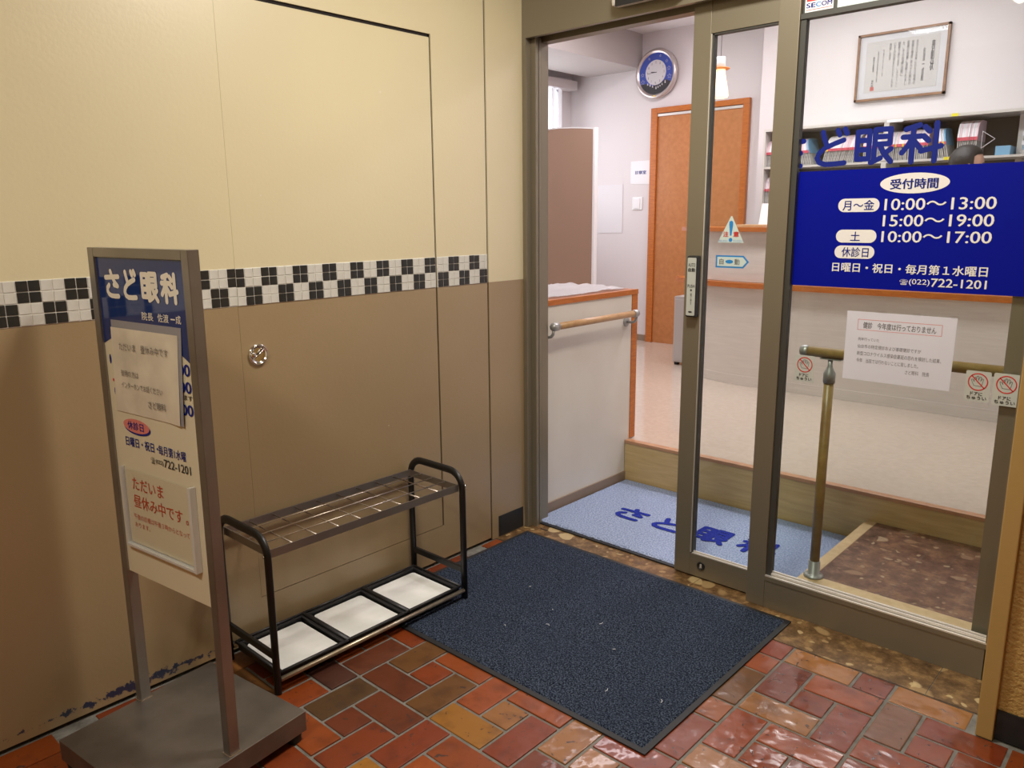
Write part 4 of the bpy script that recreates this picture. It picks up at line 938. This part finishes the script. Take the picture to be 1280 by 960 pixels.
put('paper', plate(B(), [(1.330, 0.851), (1.637, 0.851), (1.639, 1.066), (1.330, 1.066)], 0.0004, F), M['notice_paper'], t)
b = B(); x0_, x1_, z0_, z1_ = 1.365, 1.602, 1.010, 1.042
strokes(b, [[(x0_, z0_), (x1_, z0_), (x1_, z1_), (x0_, z1_), (x0_, z0_)]], 0.0013, F, -0.0004)
put('red_box', b, M['pink'], t)
put('lettering', text([('健診　今年度は行っておりません', 1.381, 1.015, 1.587, 1.035, .014), ('例年行っていた', 1.369, 0.976, 1.432, 0.986, 0), ('仙台市の特定健診および基礎健診ですが', 1.369, 0.953, 1.552, 0.965, 0),
     ('新型コロナウイルス感染症蔓延の恐れを検討した結果、', 1.369, 0.930, 1.608, 0.943, 0), ('今年　当院では行わないことに致しました。', 1.369, 0.908, 1.548, 0.921, 0), ('さど眼科　院長', 1.513, 0.886, 1.580, 0.899, 0)], F, -0.0004), M['greyink'], t)
b = B()
for u in (1.435, 1.53, 1.632): box(b, u - .011, u + .011, GF - .0006, GF - .0002, 1.063, 1.072)
put('tape', b, M['glass_soft'], t)

HAND = [[(-.010, -.012), (-.015, -.002), (-.018, .006), (-.014, .007), (-.010, .000), (-.011, .012), (-.007, .014), (-.005, .004), (-.004, .017), (.000, .018), (.001, .005), (.004, .016), (.008, .015), (.007, .003), (.011, .011), (.014, .009), (.012, -.004), (.009, -.013), (-.010, -.012)]]
for (u0, u1, v0, v1, lb) in ((1.175, 1.240, 0.822, 0.910, 'no-touching caution sticker at the left end of the glass, by the post handrail'),
                             (1.676, 1.740, 0.832, 0.920, 'no-touching caution sticker, left one of the pair at the right of the glass'),
                             (1.746, 1.811, 0.829, 0.921, 'no-touching caution sticker, right one of the pair beside the ochre jamb')):
    t = thing('caution_sticker', lb, 'sticker', ((u0 + u1) / 2, GF, v0))
    put('backing', plate(B(), rrect(u0, u1, v0, v1, .005), 0.0004, F), M['sticker'], t)
    cu, cv = (u0 + u1) / 2, v1 - 0.031
    put('hand_outline', strokes(B(), [[(cu + a * .95, cv + c_ * .95) for a, c_ in l] for l in HAND], 0.0014, F, -0.0004), M['greyink'], t)
    b = ring(B(), cu, cv, 0.0225, 0.0255, F, -0.0006); strokes(b, [[(cu - .0165, cv + .0165), (cu + .0165, cv - .0165)]], 0.003, F, -0.0006)
    put('red_circle', b, M['red'], t)
    put('lettering', text([('ドアに', cu - .016, v0 + .0175, cu + .014, v0 + .0275, .03), ('ちゅうい', cu - .025, v0 + .005, cu + .025, v0 + .0155, .03)], F, -0.0005), M['ink'], t)
t = thing('security_sticker', 'red and white security company sticker above the fixed glass', 'sticker', (1.18, 0.017, 1.96))
F = wallframe(0.0172)
put('backing', plate(B(), [(1.137, 1.960), (1.222, 1.960), (1.222, 2.030), (1.137, 2.030)], 0.0006, F), M['letter_white'], t)
put('red_block', plate(B(), [(1.141, 1.990), (1.218, 1.990), (1.218, 2.026), (1.141, 2.026)], 0.0003, lambda u, t_, v: F(u, t_ - .0005, v)), M['red'], t)
put('lettering', text([('SE', 1.141, 1.972, 1.168, 1.985, .03), ('OM', 1.187, 1.972, 1.218, 1.985, .03)], F, -0.0004), M['letter_blue'], t)
put('cyan_letter', text([('C', 1.170, 1.972, 1.185, 1.985, .03)], F, -0.0004), M['cyan'], t)
put('red_line', strokes(B(), [[(1.141, 1.966), (1.218, 1.966)]], .0015, F, -0.0004), M['red'], t)

F = wallframe(0.0594)
def F2(d): return lambda u, t_, v: Vector((u, 0.0594 - d + t_, v))
t = thing('warning_sticker', 'triangular warning sticker with blue exclamation mark on the sliding door glass', 'sticker', (0.907, 0.059, 1.268))
put('backing', plate(B(), [(0.859, 1.268), (0.956, 1.268), (0.909, 1.358), (0.905, 1.358)], 0.0004, F), M['mint'], t)
b = plate(B(), [(0.9045, 1.292), (0.9095, 1.292), (0.9145, 1.330), (0.9135, 1.3395), (0.907, 1.3425), (0.9005, 1.3395), (0.8995, 1.330)], 0.0003, F2(.0005)); plate(b, ell(0.907, 1.2775, .0068, .0068, 16), 0.0003, F2(.0005))
text([('手をふれない', 0.863, 1.2695, 0.897, 1.278, 0), ('でください', 0.917, 1.2695, 0.952, 1.278, 0)], F, -0.0005, b)
put('exclamation_mark', b, M['cyan'], t)
put('lettering', text([('注', 0.879, 1.288, 0.898, 1.306, .03), ('意', 0.917, 1.288, 0.937, 1.306, .03)], F, -0.0006), M['red'], t)
t = thing('arrow_sticker', 'blue edged arrow-shaped automatic door sticker on the sliding door glass', 'sticker', (0.915, 0.059, 1.182))
put('border', plate(B(), [(0.8545, 1.1815), (0.959, 1.1815), (0.979, 1.2035), (0.959, 1.2245), (0.8545, 1.2245)], 0.0004, F), M['cyan'], t)
put('backing', plate(B(), [(0.8605, 1.187), (0.956, 1.187), (0.971, 1.2035), (0.956, 1.219), (0.8605, 1.219)], 0.0003, F2(.0005)), M['mint'], t)
put('lettering', text([('自', 0.869, 1.193, 0.885, 1.213, .01), ('動', 0.926, 1.193, 0.945, 1.213, .01)], F, -0.0008), M['greyink'], t)
put('oval_logo', plate(B(), ell(0.9065, 1.203, .0145, .0065, 20), 0.0003, F2(.0008)), M['cyan'], t)

# ------------------------------------------------------------------ umbrella rack
RX0, RX1, RY0, RY1 = 0.022, 0.300, -1.43, -0.668
t = thing('umbrella_rack', 'black framed umbrella rack with steel grid standing against the wall', 'rack', ((RX0 + RX1) / 2, (RY0 + RY1) / 2, 0.0))
for y, zf in ((RY0, 0.0008), (RY1, 0.0115)):
    r = 0.012; top = 0.484; cr = 0.062
    pts = [(RX1, y, zf), (RX1, y, 0.2), (RX1, y, top - cr)] + [(RX1 - cr + cr * math.cos(a), y, top - cr + cr * math.sin(a)) for a in [PI / 2 * k / 6 for k in range(1, 7)]] + \
          [(RX0 + cr - cr * math.sin(a), y, top - cr + cr * math.cos(a)) for a in [PI / 2 * k / 6 for k in range(0, 7)]] + [(RX0, y, 0.2), (RX0, y, 0.0008 if y == RY0 else 0.0009)]
    if y == RY1: pts[-1] = (RX0, y, 0.0009)
    fr = put('end_frame', tb(pts, 0.0095, 12, ry=0.0135), M['blackpaint'], t)
    put('cross_bar', bx(RX0, RX1, y - .006, y + .006, 0.108, 0.130, bev=.002), M['blackpaint'], fr)
    b = B()
    for x in (RX0, RX1): lathe(b, [(0.0, -0.002), (0.004, -0.002), (0.005, 0.0)], (x, y + (-0.0125 if y == RY0 else 0.0125), 0.433), 'Y', 10)
    put('screw', b, M['chrome'], fr)
GZ0, GZ1 = 0.418, 0.443
put('grid_rail', bx(RX1 - .012, RX1 - .008, RY0 + .01, RY1 - .01, GZ0, GZ1), M['steel'], t)
put('grid_rail', bx(RX0 + .008, RX0 + .012, RY0 + .01, RY1 - .01, GZ0, GZ1), M['steel'], t)
for y in (RY0 + .012, RY1 - .015): put('grid_rail', bx(RX0 + .0125, RX1 - .0125, y, y + .003, GZ0, GZ1), M['steel'], t)
for k in range(1, 4):
    x = RX0 + .01 + (RX1 - RX0 - .02) * k / 4; put('grid_wire', tb([(x, RY0 + .014, GZ1 - .003), (x, RY1 - .014, GZ1 - .003)], 0.0022, 6), M['wire'], t)
for k in range(1, 9):
    y = RY0 + .012 + (RY1 - RY0 - .024) * k / 9; put('grid_wire', tb([(RX0 + .012, y, GZ1 - .0075), (RX1 - .012, y, GZ1 - .0075)], 0.0022, 6), M['wire'], t)
put('front_tube', tb([(RX1 + .004, RY0 + .008, 0.043), (RX1 + .004, RY1 - .008, 0.043)], 0.0075, 12), M['dulltube'], t)
put('rear_tube', tb([(RX0 + .006, RY0 + .008, 0.043), (RX0 + .006, RY1 - .008, 0.043)], 0.0075, 12), M['dulltube'], t)
tw = (RY1 - RY0 - 0.024) / 3
for k in range(3):
    a0 = RY0 + 0.012 + k * tw + .002; a1 = a0 + tw - .004; x0_, x1_ = RX0 + .014, RX1 - .006
    tr = thing('drip_tray', ('shallow black drip tray with white liner, %s in the umbrella rack' % ('nearest the sign stand', 'the middle one', 'nearest the door mat')[k]), 'tray', ((x0_ + x1_) / 2, (a0 + a1) / 2, 0.03), 0, 'drip trays in the umbrella rack')
    del tr['group']
    b = bx(x0_ + .012, x1_ - .012, a0 + .012, a1 - .012, 0.030, 0.033)
    for (p, q, r_, s_) in ((x0_ + .004, x0_ + .014, a0 + .004, a1 - .004), (x1_ - .014, x1_ - .004, a0 + .004, a1 - .004), (x0_ + .014, x1_ - .014, a0 + .004, a0 + .014), (x0_ + .014, x1_ - .014, a1 - .014, a1 - .004)):
        box(b, p, q, r_, s_, 0.030, 0.056, bev=.002)
    rim = [(x0_, a0), (x1_, a0), (x1_, a1), (x0_, a1), (x0_, a0)]
    for (p, q) in zip(rim, rim[1:]): tube(b, [(p[0], p[1], 0.058), (q[0], q[1], 0.058)], 0.0045, 8)
    put('tray_body', b, M['blackplastic'], tr)
    pts = rrect(x0_ + .022, x1_ - .017, a0 + .022, a1 - .022, .012, 4)
    put('liner', plate(B(), pts, 0.004, lambda u, t_, v: Vector((u, v, 0.046 - t_))), M['whitesheet'], tr)

# ------------------------------------------------------------------ sign stand
LEAN = 0.0102
t = thing('sign_stand', 'stainless steel sign stand with navy clinic sign on a flat steel base', 'sign stand', (0.1444, -1.7654, 0.0), 0.1238)
def L3(s, d, h): return Vector((s, d + h * math.sin(LEAN), 0.0836 + h * math.cos(LEAN)))
def lbox(b, s0, s1, d0, d1, h0, h1, bev=0.0):
    r = bmesh.ops.create_cube(b, size=1.0); vs = r['verts']
    for v in vs: v.co = L3((s0 + s1) / 2 + v.co.x * (s1 - s0), (d0 + d1) / 2 + v.co.y * (d1 - d0), (h0 + h1) / 2 + v.co.z * (h1 - h0))
    if bev: bmesh.ops.bevel(b, geom=list({e for v in vs for e in v.link_edges}), offset=bev, segments=2, affect='EDGES')
    return b
pw, pd, SW, SH = 0.026, 0.028, 0.4194, 1.2152
bp_ = put('base_plate', bx(0.008, 0.428, -0.208, 0.225, 0.0275, 0.0834, bev=0.0015), M['steel_base'], t, local=True)
for x in (0.03, 0.405):
    for y in (-0.185, 0.20): put('foot', lathe(B(), [(0.018, 0.0005), (0.020, 0.027)], (x, y, 0), 'Z', 16), M['rubber'], t, local=True)
put('post', lbox(B(), 0, pw, 0, pd, 0.0, SH, .0008), M['steel'], t, local=True)
put('post', lbox(B(), SW - pw, SW, 0, pd, 0.0, SH, .0008), M['steel'], t, local=True)
put('top_rail', lbox(B(), pw, SW - pw, 0.0, pd, SH - 0.0215, SH, .0008), M['steel'], t, local=True)
for s in (pw / 2, SW - pw / 2): put('weld', lbox(B(), s - .016, s + .016, -.003, pd + .003, -.001, .0025, .001), M['chrome'], t, local=True)
pn = put('sign_panel', lbox(B(), pw, SW - pw, 0.006, 0.022, 0.381, SH - .0215), M['signpaper'], t, local=True)
def SF(u, t_, v): return L3(u, 0.0054 + t_, v)
def arc(s): return 1.021 - 1.42 * (s - .19) ** 2 
pts = [(0.0268, 1.1932)] + [(s, arc(s)) for s in [0.0268 + (0.3926 - 0.0268) * k / 16 for k in range(17)]] + [(0.3926, 1.1932)]
b = B()
for k in range(16):
    sa, sb = 0.0268 + 0.02286 * k, 0.0268 + 0.02286 * (k + 1)
    b.faces.new([b.verts.new(SF(*q)) for q in ((sa, 0.0, arc(sa)), (sb, 0.0, arc(sb)), (sb, 0.0, 1.1930), (sa, 0.0, 1.1930))])
nb = put('navy_field', b, M['navy'], pn, local=True)
D1 = -0.0006; 
clinic_name([(0.0566, 1.096, 0.129, 1.166), (0.137, 1.096, 0.204, 1.168), (0.215, 1.094, 0.290, 1.166), (0.296, 1.094, 0.368, 1.166)], 0.0115, lambda u, t_, v: SF(u, t_ - 0.0006, v), M['letter_cream'], pn, local=True)
put('name_lettering', text([('院長', 0.209, 1.052, 0.256, 1.071, .012), ('佐渡', 0.274, 1.052, 0.318, 1.071, .012), ('一', 0.326, 1.0595, 0.343, 1.0625, .0), ('成', 0.346, 1.052, 0.366, 1.071, .012)], SF, D1), M['letter_cream'], pn, local=True)
for h0_, h1_ in ((0.936, 0.963), (0.897, 0.923), (0.844, 0.870)): put('digit_lettering', text([('00', 0.338, h0_, 0.3825, h1_, .03)], SF, D1), M['letter_blue'], pn, local=True)
put('small_lettering', text([('ります', 0.334, 0.880, 0.384, 0.892, .012)], SF, D1), M['ink'], pn, local=True)
b = B(); plate(b, ell(0.046, 0.945, .004, .012, 12), .0003, lambda u, t_, v: SF(u, t_ + D1, v)); plate(b, ell(0.053, 0.865, .003, .009, 12), .0003, lambda u, t_, v: SF(u, t_ + D1, v))
put('oval_edge', b, M['letter_blue'], pn, local=True)
put('red_dot', plate(B(), ell(0.051, 0.893, .004, .004, 12), .0003, lambda u, t_, v: SF(u, t_ + D1, v)), M['red'], pn, local=True)
put('oval_shadow', plate(B(), ell(0.1375, 0.7815, .059, .018, 28), .0003, lambda u, t_, v: SF(u, t_ - .0005, v)), M['letter_blue'], pn, local=True)
ov = put('pink_oval', plate(B(), ell(0.1345, 0.7860, .058, .0175, 28), .0003, lambda u, t_, v: SF(u, t_ - .0009, v)), M['pink'], pn, local=True)
put('hours_lettering', text([('休診日', 0.097, 0.776, 0.168, 0.7965, .02), ], SF, -.0014), M['letter_blue'], pn, local=True)
put('closing_lettering', text([('日曜日・祝日・', 0.079, 0.7305, 0.222, 0.7545, .02), ('毎月第1水曜', 0.224, 0.7305, 0.337, 0.7545, .014)], SF, D1), M['letter_blue'], pn, local=True)
put('phone_lettering', text([('☎', 0.186, 0.7015, 0.205, 0.718, 0), ('(022)', 0.208, 0.702, 0.240, 0.7155, .01), ('722-1201', 0.243, 0.7015, 0.352, 0.7215, .018)], SF, D1), M['ink'], pn, local=True)
# taped notice in a plastic sleeve
t2 = thing('taped_notice', 'creased paper notice in a clear sleeve taped over the upper sign panel', 'notice', (0.1444, -1.7654, 0.9), 0.1238)
MW[t2] = MW[t]; t2.location = (0.1444, -1.7654, 0.0)
def curl_sheet(s0, s1, h0, h1, d, sk=0.0, th=0.0006, curl=0.006):
    b_ = B(); nx_, nz_ = 12, 12; g_ = []
    for i in range(nx_ + 1):
        r_ = []
        for j in range(nz_ + 1):
            u, v = i / nx_, j / nz_
            bulge = 0.002 * math.sin(PI * u) * math.sin(PI * v) + curl * max(0, u - .82) / .18 * (1 - v) * .8 + 0.0012 * noise.noise((u * 4, v * 5, 1))
            r_.append(b_.verts.new(L3(s0 + (s1 - s0) * u + sk * v, 0.0050 - d - max(0, bulge), h0 + (h1 - h0) * v)))
        g_.append(r_)
    for i in range(nx_):
        for j in range(nz_): f = b_.faces.new((g_[i][j], g_[i + 1][j], g_[i + 1][j + 1], g_[i][j + 1])); f.smooth = True
    return b_
put('sleeve', curl_sheet(0.054, 0.349, 0.817, 1.044, .0004, .014), M['sleeve'], t2, local=True)
put('paper', curl_sheet(0.0535, 0.336, 0.8165, 1.026, .0016, .012), M['oldpaper'], t2, local=True)
put('lettering', text([('ただいま　昼休み中です', 0.1025, 0.973, 0.309, 0.992, .0), ('御用の方は', 0.099, 0.909, 0.176, 0.925, 0), ('インターホンでお話ください', 0.096, 0.880, 0.273, 0.896, 0), ('さど眼科', 0.208, 0.843, 0.281, 0.861, .004)], lambda u, t_, v: L3(u, 0.0050 - 0.0052 + t_, v), 0.0), M['greyink'], t2, local=True)
# acrylic holder with red notice
t2 = thing('acrylic_holder', 'clear acrylic holder with a red lettered lunch break notice on the lower sign', 'notice holder', (0.1444, -1.7654, 0.0), 0.1238)
b = B()
lbox(b, 0.053, 0.058, -0.006, 0.0052, 0.465, 0.673); lbox(b, 0.354, 0.364, -0.010, 0.0052, 0.465, 0.675); lbox(b, 0.058, 0.354, -0.008, 0.0052, 0.464, 0.470)
put('holder', b, M['acrylic'], t2, local=True)
put('paper', lbox(B(), 0.062, 0.350, 0.0030, 0.0036, 0.472, 0.668), M['signpaper'], t2, local=True)
put('lettering', text([('ただいま', 0.094, 0.619, 0.230, 0.651, .014), ('昼休み中です', 0.092, 0.572, 0.305, 0.606, .014), ('。', 0.318, 0.574, 0.328, 0.585, .014), ('午後の診療は午後３時からとなって', 0.086, 0.539, 0.328, 0.554, .0), ('おります。', 0.087, 0.518, 0.155, 0.531, 0)], lambda u, t_, v: L3(u, 0.0024 + t_, v), 0.0), M['redink'], t2, local=True)
put('cover', lbox(B(), 0.058, 0.354, -0.0012, -0.0002, 0.470, 0.672), M['glass_soft'], t2, local=True)
